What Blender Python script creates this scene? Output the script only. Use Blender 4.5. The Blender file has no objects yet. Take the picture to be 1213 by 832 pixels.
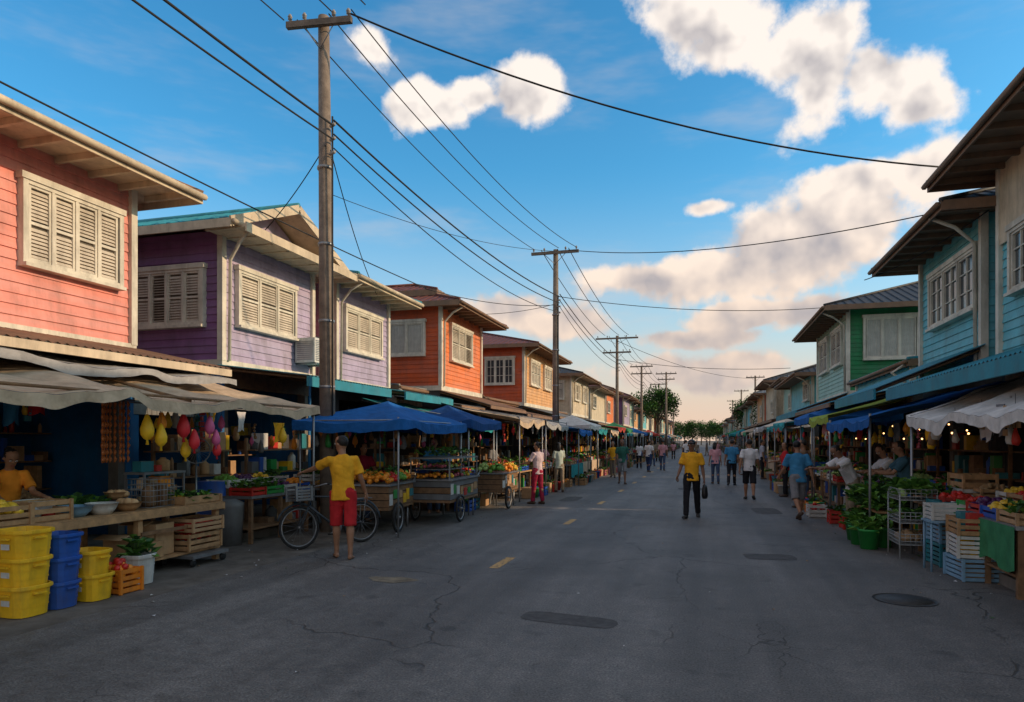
import bpy, math, random
from mathutils import Vector, Matrix, noise as mnoise
R=random.Random(11)
sc=bpy.context.scene
def V(*a): return Vector(a)
rad=math.radians
# ---------------------------------------------------------------- materials
MC={}
def mat(name,col,rough=.75,var=.18,scale=5.,bump=.15,bscale=40.,metal=0.,dirt=0.,spec=.4,emit=0,bd=.01,streak=False):
    if name in MC: return MC[name]
    m=bpy.data.materials.new(name); m.use_nodes=True
    nt=m.node_tree; N=nt.nodes; L=nt.links
    b=N['Principled BSDF']
    g=N.new('ShaderNodeNewGeometry')
    n1=N.new('ShaderNodeTexNoise'); n1.inputs['Scale'].default_value=scale; n1.inputs['Detail'].default_value=3
    n1.inputs['Roughness'].default_value=.65
    L.new(g.outputs['Position'],n1.inputs['Vector'])
    r=N.new('ShaderNodeValToRGB'); r.color_ramp.elements[0].position=.3; r.color_ramp.elements[1].position=.7
    c0=[max(0,c*(1-var)) for c in col[:3]]+[1]; c1=[min(1,c*(1+var)) for c in col[:3]]+[1]
    r.color_ramp.elements[0].color=c0; r.color_ramp.elements[1].color=c1
    L.new(n1.outputs['Fac'],r.inputs['Fac']); out=r.outputs['Color']
    if streak:
        # boards fade and weather differently: long horizontal bands, one value per board
        mp=N.new('ShaderNodeMapping'); mp.inputs['Scale'].default_value=(.5,.5,6.6)
        L.new(g.outputs['Position'],mp.inputs['Vector'])
        n4=N.new('ShaderNodeTexNoise'); n4.inputs['Scale'].default_value=1.; n4.inputs['Detail'].default_value=4; n4.inputs['Roughness'].default_value=.7
        L.new(mp.outputs[0],n4.inputs['Vector'])
        r4=N.new('ShaderNodeMapRange'); r4.inputs[1].default_value=.35; r4.inputs[2].default_value=.68; r4.inputs[3].default_value=0; r4.inputs[4].default_value=.38
        L.new(n4.outputs['Fac'],r4.inputs[0])
        x4=N.new('ShaderNodeMixRGB'); gcol=sum(col[:3])/3; x4.inputs['Color2'].default_value=(*[min(1,.45*c+.45*gcol+.06) for c in col[:3]],1)
        L.new(r4.outputs[0],x4.inputs['Fac']); L.new(out,x4.inputs['Color1']); out=x4.outputs['Color']
    if dirt>0:
        mp=N.new('ShaderNodeMapping'); mp.inputs['Scale'].default_value=(3,3,.7)
        L.new(g.outputs['Position'],mp.inputs['Vector'])
        n3=N.new('ShaderNodeTexNoise'); n3.inputs['Scale'].default_value=1.1; n3.inputs['Detail'].default_value=5; n3.inputs['Roughness'].default_value=.72
        L.new(mp.outputs[0],n3.inputs['Vector'])
        mr=N.new('ShaderNodeMapRange'); mr.inputs['From Min'].default_value=.46; mr.inputs['From Max'].default_value=.75; mr.inputs['To Max'].default_value=dirt
        L.new(n3.outputs['Fac'],mr.inputs['Value'])
        mx=N.new('ShaderNodeMixRGB'); mx.inputs['Color2'].default_value=(.10,.08,.06,1)
        L.new(mr.outputs[0],mx.inputs['Fac']); L.new(out,mx.inputs['Color1']); out=mx.outputs['Color']
    L.new(out,b.inputs['Base Color'])
    b.inputs['Roughness'].default_value=rough; b.inputs['Metallic'].default_value=metal
    b.inputs['Specular IOR Level'].default_value=spec
    if bump>=.12:
        n2=N.new('ShaderNodeTexNoise'); n2.inputs['Scale'].default_value=bscale; n2.inputs['Detail'].default_value=2
        L.new(g.outputs['Position'],n2.inputs['Vector'])
        bp=N.new('ShaderNodeBump'); bp.inputs['Strength'].default_value=bump; bp.inputs['Distance'].default_value=bd
        L.new(n2.outputs['Fac'],bp.inputs['Height']); L.new(bp.outputs[0],b.inputs['Normal'])
    if emit:
        b.inputs['Emission Color'].default_value=(*col[:3],1); b.inputs['Emission Strength'].default_value=emit
        m.cycles.emission_sampling='NONE'
    MC[name]=m; return m
def cloth(name,col): return mat('cloth_'+name,col,.85,.22,4,.6,9,bd=.03,spec=.15)
def paint(name,col,dirt=.5,streak=False): return mat('paint_'+name,col,.65,.16,2.5,.12,25,dirt=dirt,spec=.3,streak=streak)
def plast(name,col): return mat('plastic_'+name,col,.45,.15,5,.08,30,dirt=.5,spec=.35)
WHITE=paint('trim_white',(.66,.60,.49),.55); CREAM=paint('cream',(.62,.50,.35)); DARK=mat('dark_interior',(.02,.02,.022),.9)
WOOD=mat('wood_brown',(.21,.115,.055),.7,.35,8,.4,30,dirt=.4); WOODL=mat('wood_light',(.42,.24,.11),.7,.3,9,.3,30,dirt=.3)
POLEW=mat('pole_wood',(.20,.155,.12),.85,.3,6,.5,22,dirt=.4); METAL=mat('metal_grey',(.3,.31,.32),.45,.15,6,.1,40,metal=.6,dirt=.4)
TIN=mat('roof_tin',(.22,.22,.21),.55,.25,3,.1,20,metal=.3,dirt=.6); CARD=mat('cardboard',(.44,.27,.14),.85,.15,6)
RUBBER=mat('rubber',(.02,.02,.02),.8,.2,bump=0); BLACK=mat('black_paint',(.015,.015,.016),.4,.2,bump=0)
CONC=mat('concrete',(.2,.185,.165),.9,.25,3,.4,30,dirt=.5); GLASS=mat('window_glass',(.05,.06,.065),.12,.5,2,.03,6,spec=.7)
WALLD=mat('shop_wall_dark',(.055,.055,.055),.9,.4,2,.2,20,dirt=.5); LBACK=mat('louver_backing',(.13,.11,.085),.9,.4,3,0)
# ---------------------------------------------------------------- mesh builder
class MB:
    def __init__(s,off=(0,0,0)):
        s.v=[];s.f=[];s.mi=[];s.sm=[];s.mats=[];s.off=Vector(off);s.M=None
    def add(s,vs,fs,m,smooth=False):
        b=len(s.v)
        for p in vs:
            p=Vector(p)
            if s.M is not None: p=s.M@p
            s.v.append(p-s.off)
        if m not in s.mats: s.mats.append(m)
        i=s.mats.index(m)
        for f in fs:
            s.f.append([b+k for k in f]); s.mi.append(i); s.sm.append(smooth)
    def obox(s,c,a,b,d,m):
        c=Vector(c);a=Vector(a);b=Vector(b);d=Vector(d)
        vs=[c+a*i+b*j+d*k for k in(-1,1) for j in(-1,1) for i in(-1,1)]
        s.add(vs,[(0,2,3,1),(4,5,7,6),(0,1,5,4),(2,6,7,3),(0,4,6,2),(1,3,7,5)],m)
    def box(s,c,sz,m,rz=0):
        ca,sa=math.cos(rz),math.sin(rz)
        s.obox(c,V(ca,sa,0)*sz[0]/2,V(-sa,ca,0)*sz[1]/2,V(0,0,sz[2]/2),m)
    def bx(s,x0,x1,y0,y1,z0,z1,m):
        s.box(((x0+x1)/2,(y0+y1)/2,(z0+z1)/2),(abs(x1-x0),abs(y1-y0),abs(z1-z0)),m)
    def quad(s,a,b,c,d,m): s.add([a,b,c,d],[(0,1,2,3)],m)
    def tube(s,pts,r,m,n=8,cap=True,up=None,smooth=True):
        pts=[Vector(p) for p in pts]
        if not isinstance(r,(list,)): r=[r]*len(pts)
        ch=(pts[-1]-pts[0])
        if up is None:
            up=V(0,1,0) if ch.length and abs(ch.normalized().z)>.8 else V(0,0,1)
        vs=[];k=len(pts)
        for i,p in enumerate(pts):
            t=(pts[min(i+1,k-1)]-pts[max(i-1,0)])
            t=t.normalized() if t.length>1e-9 else V(0,0,1)
            sd=t.cross(up)
            if sd.length<1e-4: sd=t.cross(V(1,.1,0))
            sd.normalize(); nn=sd.cross(t)
            ra,rb=(r[i] if isinstance(r[i],tuple) else (r[i],r[i]))
            for j in range(n):
                a=2*math.pi*j/n
                vs.append(p+sd*math.cos(a)*ra+nn*math.sin(a)*rb)
        fs=[(i*n+j,i*n+(j+1)%n,(i+1)*n+(j+1)%n,(i+1)*n+j) for i in range(k-1) for j in range(n)]
        if cap: fs+= [tuple(range(n))[::-1],tuple((k-1)*n+j for j in range(n))]
        s.add(vs,fs,m,smooth)
    def sph(s,c,r,m,n=8,k=6,jit=0):
        c=Vector(c)
        if not isinstance(r,tuple): r=(r,r,r)
        vs=[c+V(0,0,-r[2])]
        for i in range(1,k):
            ph=-math.pi/2+math.pi*i/k
            for j in range(n):
                a=2*math.pi*j/n; q=1+(R.uniform(-jit,jit) if jit else 0)
                vs.append(c+V(r[0]*math.cos(ph)*math.cos(a)*q,r[1]*math.cos(ph)*math.sin(a)*q,r[2]*math.sin(ph)*q))
        vs.append(c+V(0,0,r[2])); T=len(vs)-1
        fs=[(0,1+(j+1)%n,1+j) for j in range(n)]
        for i in range(k-2):
            for j in range(n):
                a=1+i*n+j; b=1+i*n+(j+1)%n
                fs.append((a,b,b+n,a+n))
        fs+=[(T,1+(k-2)*n+j,1+(k-2)*n+(j+1)%n) for j in range(n)]
        s.add(vs,fs,m,True)
    def lathe(s,c,prof,m,n=14,smooth=True,sx=1,sy=1,caps=False):
        c=Vector(c)
        vs=[c+V(r*math.cos(2*math.pi*j/n)*sx,r*math.sin(2*math.pi*j/n)*sy,z) for r,z in prof for j in range(n)]
        fs=[(i*n+j,i*n+(j+1)%n,(i+1)*n+(j+1)%n,(i+1)*n+j) for i in range(len(prof)-1) for j in range(n)]
        if caps: fs+=[tuple(range(n))[::-1],tuple((len(prof)-1)*n+j for j in range(n))]
        s.add(vs,fs,m,smooth)
    def grid(s,fn,nu,nv,m,smooth=True):
        vs=[fn(i/nu,j/nv) for j in range(nv+1) for i in range(nu+1)]
        w=nu+1
        s.add(vs,[(j*w+i,j*w+i+1,(j+1)*w+i+1,(j+1)*w+i) for j in range(nv) for i in range(nu)],m,smooth)
    def mesh(s,name):
        me=bpy.data.meshes.new(name); me.from_pydata([tuple(v) for v in s.v],[],s.f)
        for m in s.mats: me.materials.append(m)
        me.polygons.foreach_set('material_index',s.mi); me.polygons.foreach_set('use_smooth',s.sm)
        me.update(); return me
class Ob:
    def __init__(s,name,loc=(0,0,0),M=None): s.name=name;s.loc=Vector(loc);s.parts={};s.M=M;s.ms=[]
    def p(s,n):
        if n not in s.parts:
            s.parts[n]=MB(s.loc); s.parts[n].M=s.M
        return s.parts[n]
    def done(s):
        L=[(n,mb.mesh(n)) for n,mb in s.parts.items() if mb.v]+s.ms
        if len(L)==1:
            o=bpy.data.objects.new(s.name,L[0][1]); o.location=s.loc; sc.collection.objects.link(o); return o
        e=bpy.data.objects.new(s.name,None); e.location=s.loc; e.empty_display_size=.2; sc.collection.objects.link(e)
        for n,me in L:
            o=bpy.data.objects.new(n,me); o.parent=e; sc.collection.objects.link(o)
        return e
def remesh(mb,vox,it,name,wr=0):
    me=mb.mesh(name); mats=list(mb.mats)
    o=bpy.data.objects.new('tmp',me); sc.collection.objects.link(o)
    r=o.modifiers.new('r','REMESH'); r.mode='VOXEL'; r.voxel_size=vox; r.use_smooth_shade=True
    q=o.modifiers.new('s','SMOOTH'); q.iterations=it; q.factor=.5
    dg=bpy.context.evaluated_depsgraph_get()
    nm=bpy.data.meshes.new_from_object(o.evaluated_get(dg)); nm.name=name
    bpy.data.objects.remove(o); bpy.data.meshes.remove(me)
    if not nm.materials: nm.materials.append(mats[0])
    nm.polygons.foreach_set('use_smooth',[True]*len(nm.polygons))
    if wr:
        sd=V(R.uniform(0,50),R.uniform(0,50),0); nn=[v.normal.copy() for v in nm.vertices]
        for v,n in zip(nm.vertices,nn):
            p=v.co; k=mnoise.noise(V(p.x*13,p.y*13,p.z*7)+sd)+.6*mnoise.noise(V(p.x*8+p.z*16,p.y*9,p.z*11)+sd)
            v.co=p+n*(k*wr+wr*.35)
        nm.update()
    return nm
# ---------------------------------------------------------------- people
SKIN=mat('skin_brown',(.32,.16,.09),.55,.12,10,.1,60); SKIN2=mat('skin_dark',(.22,.11,.065),.55,.12,10,.1,60)
HAIR=mat('hair_black',(.012,.010,.009),.5,.3,40,.6,90); EYEW=mat('eye_white',(.7,.68,.64),.3,0,1,0); LIP=mat('lips',(.25,.07,.06),.5)
def hand(mb,w,d,palm,side,m,curl=.5,s=1.):
    d=d.normalized(); pn=(palm-d*palm.dot(d)).normalized(); lat=d.cross(pn)*side
    mb.tube([w-d*.02,w+d*.02,w+d*.06,w+d*.088],[(.026,.02),(.034,.017),(.041,.015),(.038,.012)],m,8,up=pn)
    for i,(o,l) in enumerate(((-.029,.068),(-.010,.078),(.010,.073),(.028,.058))):
        p=w+d*.08+lat*o; a=.15+curl*.2; pts=[p]
        for k,fr in enumerate((.45,.32,.23)):
            q=d*math.cos(a)+pn*math.sin(a); p=p+q*l*fr; pts.append(p); a+=curl
        mb.tube(pts,[.0088,.0082,.0075,.0055],m,5)
    p=w+d*.02+lat*-.034; q=(d*.75-lat*.6+pn*.35).normalized(); p2=p+q*.035
    mb.tube([p,p2,p2+(d+pn*.4).normalized()*.03,p2+(d+pn*.7).normalized()*.05],[.012,.0105,.009,.006],m,5)
def person(name,x,y,face,h=1.7,shirt=None,pants=None,sleeve='short',legs='long',hair='short',lean=0,
           L=(0,0,0),Rg=(0,0,0),aL=(0,8,10),aR=(0,8,10),skin=SKIN,shoe=None,fem=False,near=False,z=0,turn=0,nod=0,bag=None,apron=None,tw=0,side=0):
    s=h/1.73
    if not near: turn=turn or R.uniform(-35,35); tw=tw or R.uniform(-10,10); side=side or R.uniform(-3,3)
    ob=Ob(name,(x,y,z))
    rot=Matrix.Rotation(rad(face-90),4,'Z')
    def leg(sg,a,k,q):
        a,k,q=rad(a),rad(k),rad(q)
        hip=V(.09*sg,0,.92); kn=hip+V(.012*sg,math.sin(a),-math.cos(a))*.43; an=kn+V(0,math.sin(a-k),-math.cos(a-k))*.42
        return hip,kn,an,V(.18*sg,math.cos(q),-math.sin(q)).normalized()
    LL=leg(-1,*L); RR=leg(1,*Rg)
    low=min(min(l[2].z-.075*max(.3,l[3].y),(l[2]+l[3]*.15).z-.045) for l in(LL,RR))
    base=Matrix.Translation((x,y,z))@rot@Matrix.Scale(s,4)@Matrix.Translation((0,0,-low))
    TL=Matrix.Translation((0,0,.93))@Matrix.Rotation(rad(-lean),4,'X')@Matrix.Rotation(rad(side),4,'Y')@Matrix.Rotation(rad(tw),4,'Z')
    T3=TL.to_3x3(); fw=T3@V(0,1,0)
    wsh=.165 if fem else .182
    def arm(sg,f,ab,e,ein=0):
        f,ab,e,ein=rad(f),rad(ab),rad(e),rad(ein)
        sh=TL@V(wsh*sg,0,.455); u=V(sg*math.sin(ab),math.sin(f)*math.cos(ab),-math.cos(f)*math.cos(ab)); el=sh+u*.285
        a2=ab-ein; v=V(sg*math.sin(a2),math.sin(f+e)*math.cos(a2),-math.cos(f+e)*math.cos(a2)); wr=el+v*.25
        return sh,el,wr,v
    AL=arm(-1,*aL); AR=arm(1,*aR)
    def T(zz,yy=0,xx=0): return TL@V(xx,yy,zz)
    body=MB(ob.loc); body.M=base
    HM=TL@Matrix.Translation((0,.02,.675))@Matrix.Rotation(rad(turn),4,'Z')@Matrix.Rotation(rad(-nod),4,'X')
    hp=[(-.118,.03,.03,.035),(-.10,.046,.05,.028),(-.06,.06,.073,.012),(-.02,.069,.086,.003),(.02,.073,.094,0),(.055,.074,.095,-.004),(.085,.063,.083,-.008),(.108,.036,.05,-.01)]
    hu=HM.to_3x3()@V(0,1,0)
    body.tube([HM@V(0,q[3],q[0]) for q in hp],[(q[1],q[2]) for q in hp],skin,12,up=hu)
    body.sph(HM@V(0,.098,-.016),.0165,skin,6,5); body.tube([HM@V(0,.085,.025),HM@V(0,.103,-.018)],[.009,.013],skin,6)
    for sg in(-1,1): body.sph(HM@V(.076*sg,-.008,-.008),.019,skin,6,5)
    body.tube([T(.44),T(.50,-.01),T(.57,0),HM@V(0,-.01,-.05)],[.07,.056,.052,.05],skin,10,up=fw)
    body.tube([T(-.02),T(.2),T(.4),T(.46)],[(.12,.085),(.12,.085),(.14,.09),(.10,.07)],skin,12,up=fw)
    for A in(AL,AR):
        sh,el,wr,v=A
        body.tube([T(.43),sh,sh.lerp(el,.3),sh.lerp(el,.7),el,el.lerp(wr,.3),el.lerp(wr,.8),wr+v*.01],[.05,.052,.047,.041,.037,.038,.027,.025],skin,8)
    for hip,kn,an,ft in(LL,RR):
        body.tube([hip+V(0,0,.05),hip,hip.lerp(kn,.5),kn,kn.lerp(an,.3)+V(0,-.014,0),kn.lerp(an,.75),an,an+V(0,-.01,-.035)],[.08,.085,.07,.054,.057,.038,.034,.034],skin,8)
        dn=(V(0,0,-1)-ft*V(0,0,-1).dot(ft)).normalized()
        body.tube([an-ft*.055+dn*.045,an-ft*.02+dn*.035,an+ft*.05+dn*.04,an+ft*.11+dn*.05,an+ft*.165+dn*.058],[(.026,.026),(.035,.036),(.038,.03),(.043,.022),(.03,.013)],skin,8,up=-dn)
    ob.ms.append(('body',remesh(body,.010 if near else .016,2,'body')))
    hm=ob.p('hands'); hm.M=base
    for A,sg in((AL,-1),(AR,1)):
        hand(hm,A[2],A[3],V(-sg*1.,.25,0) if abs(A[3].z)>.5 else V(0,0,-1),sg,skin,.45 if not bag else .8)
    fc=ob.p('face'); fc.M=base
    for sg in(-1,1):
        fc.sph(HM@V(.031*sg,.083,.006),(.014,.009,.009),EYEW,6,5); fc.sph(HM@V(.031*sg,.0905,.006),.006,HAIR,6,4)
        fc.tube([HM@V(.014*sg,.093,.026),HM@V(.032*sg,.092,.031),HM@V(.05*sg,.078,.026)],[.003,.0045,.002],HAIR,5)
    fc.tube([HM@V(-.026,.078,-.062),HM@V(0,.09,-.060),HM@V(.026,.078,-.062)],[.003,.0085,.003],LIP,6)
    hr=ob.p('hair'); hr.M=base@HM
    hm_=HAIR
    hr.sph((0,-.02,.032),(.078,.092,.088),hm_,16,12,.025)
    for k in range(22):
        a=R.uniform(0,6.28); ph=R.uniform(.2,1.3)
        d=V(math.cos(a)*math.cos(ph)*.072,math.sin(a)*math.cos(ph)*.086-.02,math.sin(ph)*.082+.03)
        if d.y>.06 and d.z<.07: continue
        hr.sph(d,R.uniform(.010,.016),hm_,5,4)
    if hair=='long':
        hr.tube([V(0,-.05,.05),V(0,-.075,-.05),V(0,-.085,-.14),V(0,-.085,-.2)],[(.075,.05),(.08,.045),(.075,.035),(.05,.02)],hm_,10,up=V(0,1,0))
    if hair=='bun': hr.sph((0,-.125,.05),.045,hm_,9,7,.05); hr.tube([V(0,-.05,.03),V(0,-.06,-.06)],[(.074,.05),(.05,.03)],hm_,8,up=V(0,1,0))
    if hair=='cap':
        hr.sph((0,-.01,.045),(.084,.102,.082),BLACK,14,10); hr.tube([V(0,.06,.05),V(0,.155,.035)],[(.07,.012),(.05,.006)],BLACK,10,up=V(0,0,1))
    st=MB(ob.loc); st.M=base
    k=.93 if fem else 1.
    hem=-.10 if not apron else -.06
    rings=[(hem,.172,.128,0),(-.03,.168,.122,0),(.06,.155*k,.114,0),(.16,.150*k,.110,.004),(.27,.160*k,.118,.008),(.36,.174*k,.120,.005),(.43,.174*k,.104,0),(.475,.138*k,.082,-.006),(.505,.09,.066,-.01),(.525,.064,.060,-.008)]
    st.tube([T(q[0],q[3]) for q in rings],[(q[1],q[2]) for q in rings],shirt,16,up=fw)
    for A in(AL,AR):
        sh,el,wr,v=A; i=T(.42)*.55+sh*.45
        if sleeve=='short': st.tube([i,sh,sh.lerp(el,.35),sh.lerp(el,.75)],[.058,.064,.063,.068],shirt,10)
        else: st.tube([i,sh,sh.lerp(el,.5),el,el.lerp(wr,.5),el.lerp(wr,.93)],[.06,.066,.058,.050,.044,.038],shirt,10)
    ob.ms.append(('shirt',remesh(st,.011 if near else .016,2,'shirt',.009 if near else .006)))
    pt=MB(ob.loc); pt.M=base
    if legs=='skirt':
        pt.tube([V(0,0,1.0),V(0,0,.9),V(0,0,.7),V(0,0,.42)],[(.15,.11),(.175,.13),(.2,.16),(.23,.2)],pants,16,up=V(0,1,0))
    else:
        pt.tube([V(0,0,1.01),V(0,0,.95),V(0,0,.88),V(0,0,.82)],[(.145,.105),(.160,.118),(.168,.124),(.14,.11)],pants,14,up=V(0,1,0))
        for hip,kn,an,ft in(LL,RR):
            if legs=='shorts':
                e=kn.lerp(an,.06); pt.tube([hip+V(0,0,.03),hip.lerp(kn,.2),hip.lerp(kn,.6),e],[.09,.094,.086,.086],pants,10)
            else:
                pt.tube([hip+V(0,0,.03),hip.lerp(kn,.25),hip.lerp(kn,.7),kn,kn.lerp(an,.4),an+V(0,0,.0)],[.088,.090,.074,.066,.060,.058],pants,10)
    ob.ms.append(('trousers',remesh(pt,.012 if near else .017,2,'trousers',.009 if near else .005)))
    if shoe:
        sh_=ob.p('shoes'); sh_.M=base
        for hip,kn,an,ft in(LL,RR):
            dn=(V(0,0,-1)-ft*V(0,0,-1).dot(ft)).normalized()
            sh_.tube([an-ft*.07+dn*.045,an-ft*.03+dn*.03,an+ft*.06+dn*.036,an+ft*.13+dn*.045,an+ft*.185+dn*.055],[(.03,.03),(.042,.045),(.045,.038),(.047,.03),(.03,.018)],shoe,10,up=-dn)
    if apron:
        ap=ob.p('apron'); ap.M=base
        ap.tube([T(.30,.02),T(.1,.02),T(-.1,.02),V(0,.04,.62)],[(.13,.115),(.15,.118),(.172,.135),(.18,.15)],apron,14,up=fw,cap=False)
    if bag:
        bg=ob.p('bag'); bg.M=base
        w=AL[2]+AL[3]*.09
        bg.tube([w+V(0,-.05,-.02),w+V(0,0,.008),w+V(0,.05,-.02)],.006,bag,5)
        bg.tube([w+V(0,0,-.02),w+V(0,0,-.10),w+V(0,0,-.25),w+V(0,0,-.32)],[(.03,.06),(.055,.11),(.07,.14),(.05,.11)],bag,10,up=V(0,1,0))
    return ob.done()
yel=cloth('yellow',(.78,.38,.025)); red=cloth('red',(.48,.025,.03)); blk=cloth('black',(.018,.018,.022)); wht=cloth('white',(.68,.66,.66))
blu=cloth('blue',(.05,.22,.40)); gry=cloth('grey',(.2,.2,.21)); grn=cloth('green',(.03,.12,.09)); org=cloth('orange',(.82,.28,.03)); mar=cloth('maroon',(.30,.02,.05))
pnk=cloth('pink',(.6,.3,.33)); nav=cloth('navy',(.03,.05,.12)); khk=cloth('khaki',(.25,.2,.14)); teal=cloth('teal',(.03,.22,.26)); den=cloth('denim',(.06,.09,.16))
sho=mat('shoe_dark',(.03,.028,.026),.6); san=mat('sandal_brown',(.08,.05,.035),.7)
person('man',-4.85,8.55,118,1.73,yel,red,legs='shorts',near=True,aL=(58,42,14),aR=(4,16,22),L=(9,4,0),Rg=(-5,5,2),turn=30,tw=16,skin=SKIN,side=-2)
person('man',-.25,15.1,-97,1.70,yel,blk,hair='cap',near=True,L=(-12,12,14),Rg=(17,6,-4),aL=(-6,9,14),aR=(14,10,26),shoe=sho,bag=BLACK,skin=SKIN2,tw=-8,turn=8)
person('man',1.22,20.1,88,1.72,wht,blk,legs='shorts',L=(16,6,0),Rg=(-14,20,18),aL=(-18,9,16),aR=(14,8,24),shoe=sho,near=True,tw=8)
person('man',1.86,15.1,100,1.68,blu,gry,legs='shorts',L=(-18,32,30),Rg=(16,5,0),aL=(18,12,30),aR=(-14,13,16),shoe=san,near=True,lean=5,tw=-8,turn=-20)
person('woman',-4.17,17.3,150,1.62,cloth('palepink',(.6,.47,.48)),mar,fem=True,hair='bun',near=True,L=(8,4,0),Rg=(-4,6,0),aL=(25,12,60),aR=(14,10,70),shoe=san,turn=20,nod=8)
person('woman',-4.45,21.4,120,1.6,cloth('pale_green',(.45,.5,.42)),khk,fem=True,hair='long',L=(6,4,0),Rg=(-6,6,0),shoe=san,aR=(30,10,50))
person('man',-3.0,26.2,-80,1.72,grn,gry,legs='shorts',L=(14,4,0),Rg=(-10,16,12),shoe=san,skin=SKIN2)
person('woman',.42,27.2,95,1.6,pnk,den,fem=True,hair='long',L=(10,4,0),Rg=(-8,10,6),shoe=san)
person('man',.98,26.4,85,1.7,blu,blk,L=(-12,14,12),Rg=(12,4,0),shoe=sho)
person('man',-2.8,36.5,70,1.68,wht,nav,L=(10,4,0),Rg=(-8,10,6),shoe=san)
person('man',-2.2,38.5,90,1.7,pnk,den,L=(12,4,0),Rg=(-8,10,6),shoe=san)
person('man',-1.2,50,90,1.7,wht,blk,L=(10,4,0),Rg=(-8,10,6),shoe=san)
person('man',1.6,40,-90,1.7,gry,den,L=(10,4,0),Rg=(-8,10,6),shoe=san)
person('woman',-7.75,6.0,-20,1.58,org,den,fem=True,hair='bun',near=True,lean=14,aL=(38,8,42),aR=(42,8,38),nod=14)
person('man',-5.95,14.55,-60,1.7,blu,den,near=False,aL=(20,8,60),aR=(20,8,60),nod=8)
person('man',2.72,14.2,200,1.66,wht,khk,near=True,lean=30,aL=(60,8,30),aR=(55,8,35),nod=10,shoe=san,L=(10,14,0),Rg=(4,10,0),apron=cloth('apron',(.5,.5,.5)),skin=SKIN2)
person('woman',3.35,14.0,190,1.6,wht,nav,fem=True,hair='bun',lean=18,aL=(50,8,40),aR=(40,8,50),nod=14,shoe=san)
person('man',3.25,12.6,170,1.66,cloth('dark_teal',(.05,.12,.16)),blk,lean=12,aL=(40,8,50),aR=(40,8,50),shoe=san)
person('man',2.35,18.0,140,1.68,cloth('brown',(.2,.12,.08)),den,shoe=san,aL=(30,8,50),L=(6,4,0))
person('woman',2.3,21.5,180,1.6,red,blk,fem=True,hair='long',shoe=san,aR=(30,8,50))
person('man',-6.1,19.5,-10,1.65,gry,den,aL=(30,8,50))
person('woman',-5.5,23.6,-30,1.6,pnk,den,fem=True,hair='bun',aL=(30,8,50))
person('woman',-4.2,33,200,1.6,yel,nav,fem=True,hair='long',shoe=san)
person('man',2.4,31,0,1.7,cloth('stripe',(.4,.4,.45)),blk,shoe=san)
person('woman',-6.7,12.6,-40,1.6,mar,den,fem=True,hair='bun',aL=(30,8,50))
FT=[wht,blu,red,gry,khk,pnk,nav,teal,blk,yel]
for i,(x,y) in enumerate(((-3.9,30.5),(-3.7,41),(-3.2,45),(-3.5,55),(-2.6,62),(2.0,34.5),(1.7,47),(1.9,55),(1.2,66),(-1.9,70),(.3,78),(-.6,58))):
    w_=R.random()<.4
    person('woman' if w_ else 'man',x,y,R.choice([90,-90,80,100,-80,170]),R.uniform(1.56,1.74),R.choice(FT),R.choice([den,blk,nav,khk,gry]),fem=w_,hair='long' if w_ else 'short',L=(R.uniform(6,16),5,0),Rg=(-R.uniform(6,14),R.uniform(8,18),10),shoe=san)
# ---------------------------------------------------------------- small props
FR=[mat('fruit_orange',(.8,.27,.02),.45,.2,20,0),mat('fruit_red',(.55,.03,.02),.35,.25,20,0),mat('fruit_green',(.14,.32,.04),.5,.3,20,0),
    mat('fruit_yellow',(.8,.50,.04),.45,.2,20,0),mat('potato',(.34,.21,.1),.8,.2,20,0),mat('aubergine',(.08,.02,.09),.3,.2,20,0),mat('onion',(.38,.08,.1),.5,.2,20,0),mat('cabbage',(.38,.52,.16),.6,.2,20,0)]
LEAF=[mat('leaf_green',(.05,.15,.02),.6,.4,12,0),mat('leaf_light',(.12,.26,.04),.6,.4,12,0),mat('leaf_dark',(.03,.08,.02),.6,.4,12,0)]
PL={k:plast(k,c) for k,c in dict(yellow=(.88,.50,.02),blue=(.02,.10,.42),white=(.62,.61,.57),green=(.03,.28,.06),red=(.5,.03,.02),teal=(.03,.20,.24),orange=(.8,.24,.02),pink=(.5,.14,.2),grey=(.16,.165,.17),lightblue=(.20,.36,.50)).items()}
PLL=list(PL.values())
def heap(mb,x0,x1,y0,y1,z,m,r=.035,n=30,h=.1):
    cx,cy=(x0+x1)/2,(y0+y1)/2
    for i in range(n):
        u=R.uniform(-1,1);v=R.uniform(-1,1)
        zz=z+h*(1-.5*u*u-.5*v*v)*R.uniform(.5,1)
        q=r*R.uniform(.85,1.15)
        mb.sph((cx+u*(x1-x0)*.44,cy+v*(y1-y0)*.44,zz),(q,q*R.uniform(.9,1.2),q*R.uniform(.85,1)),m,7,5)
def leafy(mb,x0,x1,y0,y1,z,n=40,h=.18,s=.07,ms=None):
    for i in range(n):
        p=V(R.uniform(x0,x1),R.uniform(y0,y1),z+R.uniform(0,h)); a=R.uniform(0,6.28)
        d=V(math.cos(a),math.sin(a),R.uniform(.2,1.4)).normalized(); sd=d.cross(V(0,0,1)).normalized()*s*.4*R.uniform(.7,1.4); L=s*R.uniform(.9,2)
        up=sd.cross(d).normalized()*s*.15
        mb.add([p,p+d*L*.5+sd+up,p+d*L-V(0,0,L*.25),p+d*L*.5-sd+up],[(0,1,2),(0,2,3)],R.choice(ms or LEAF))
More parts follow.
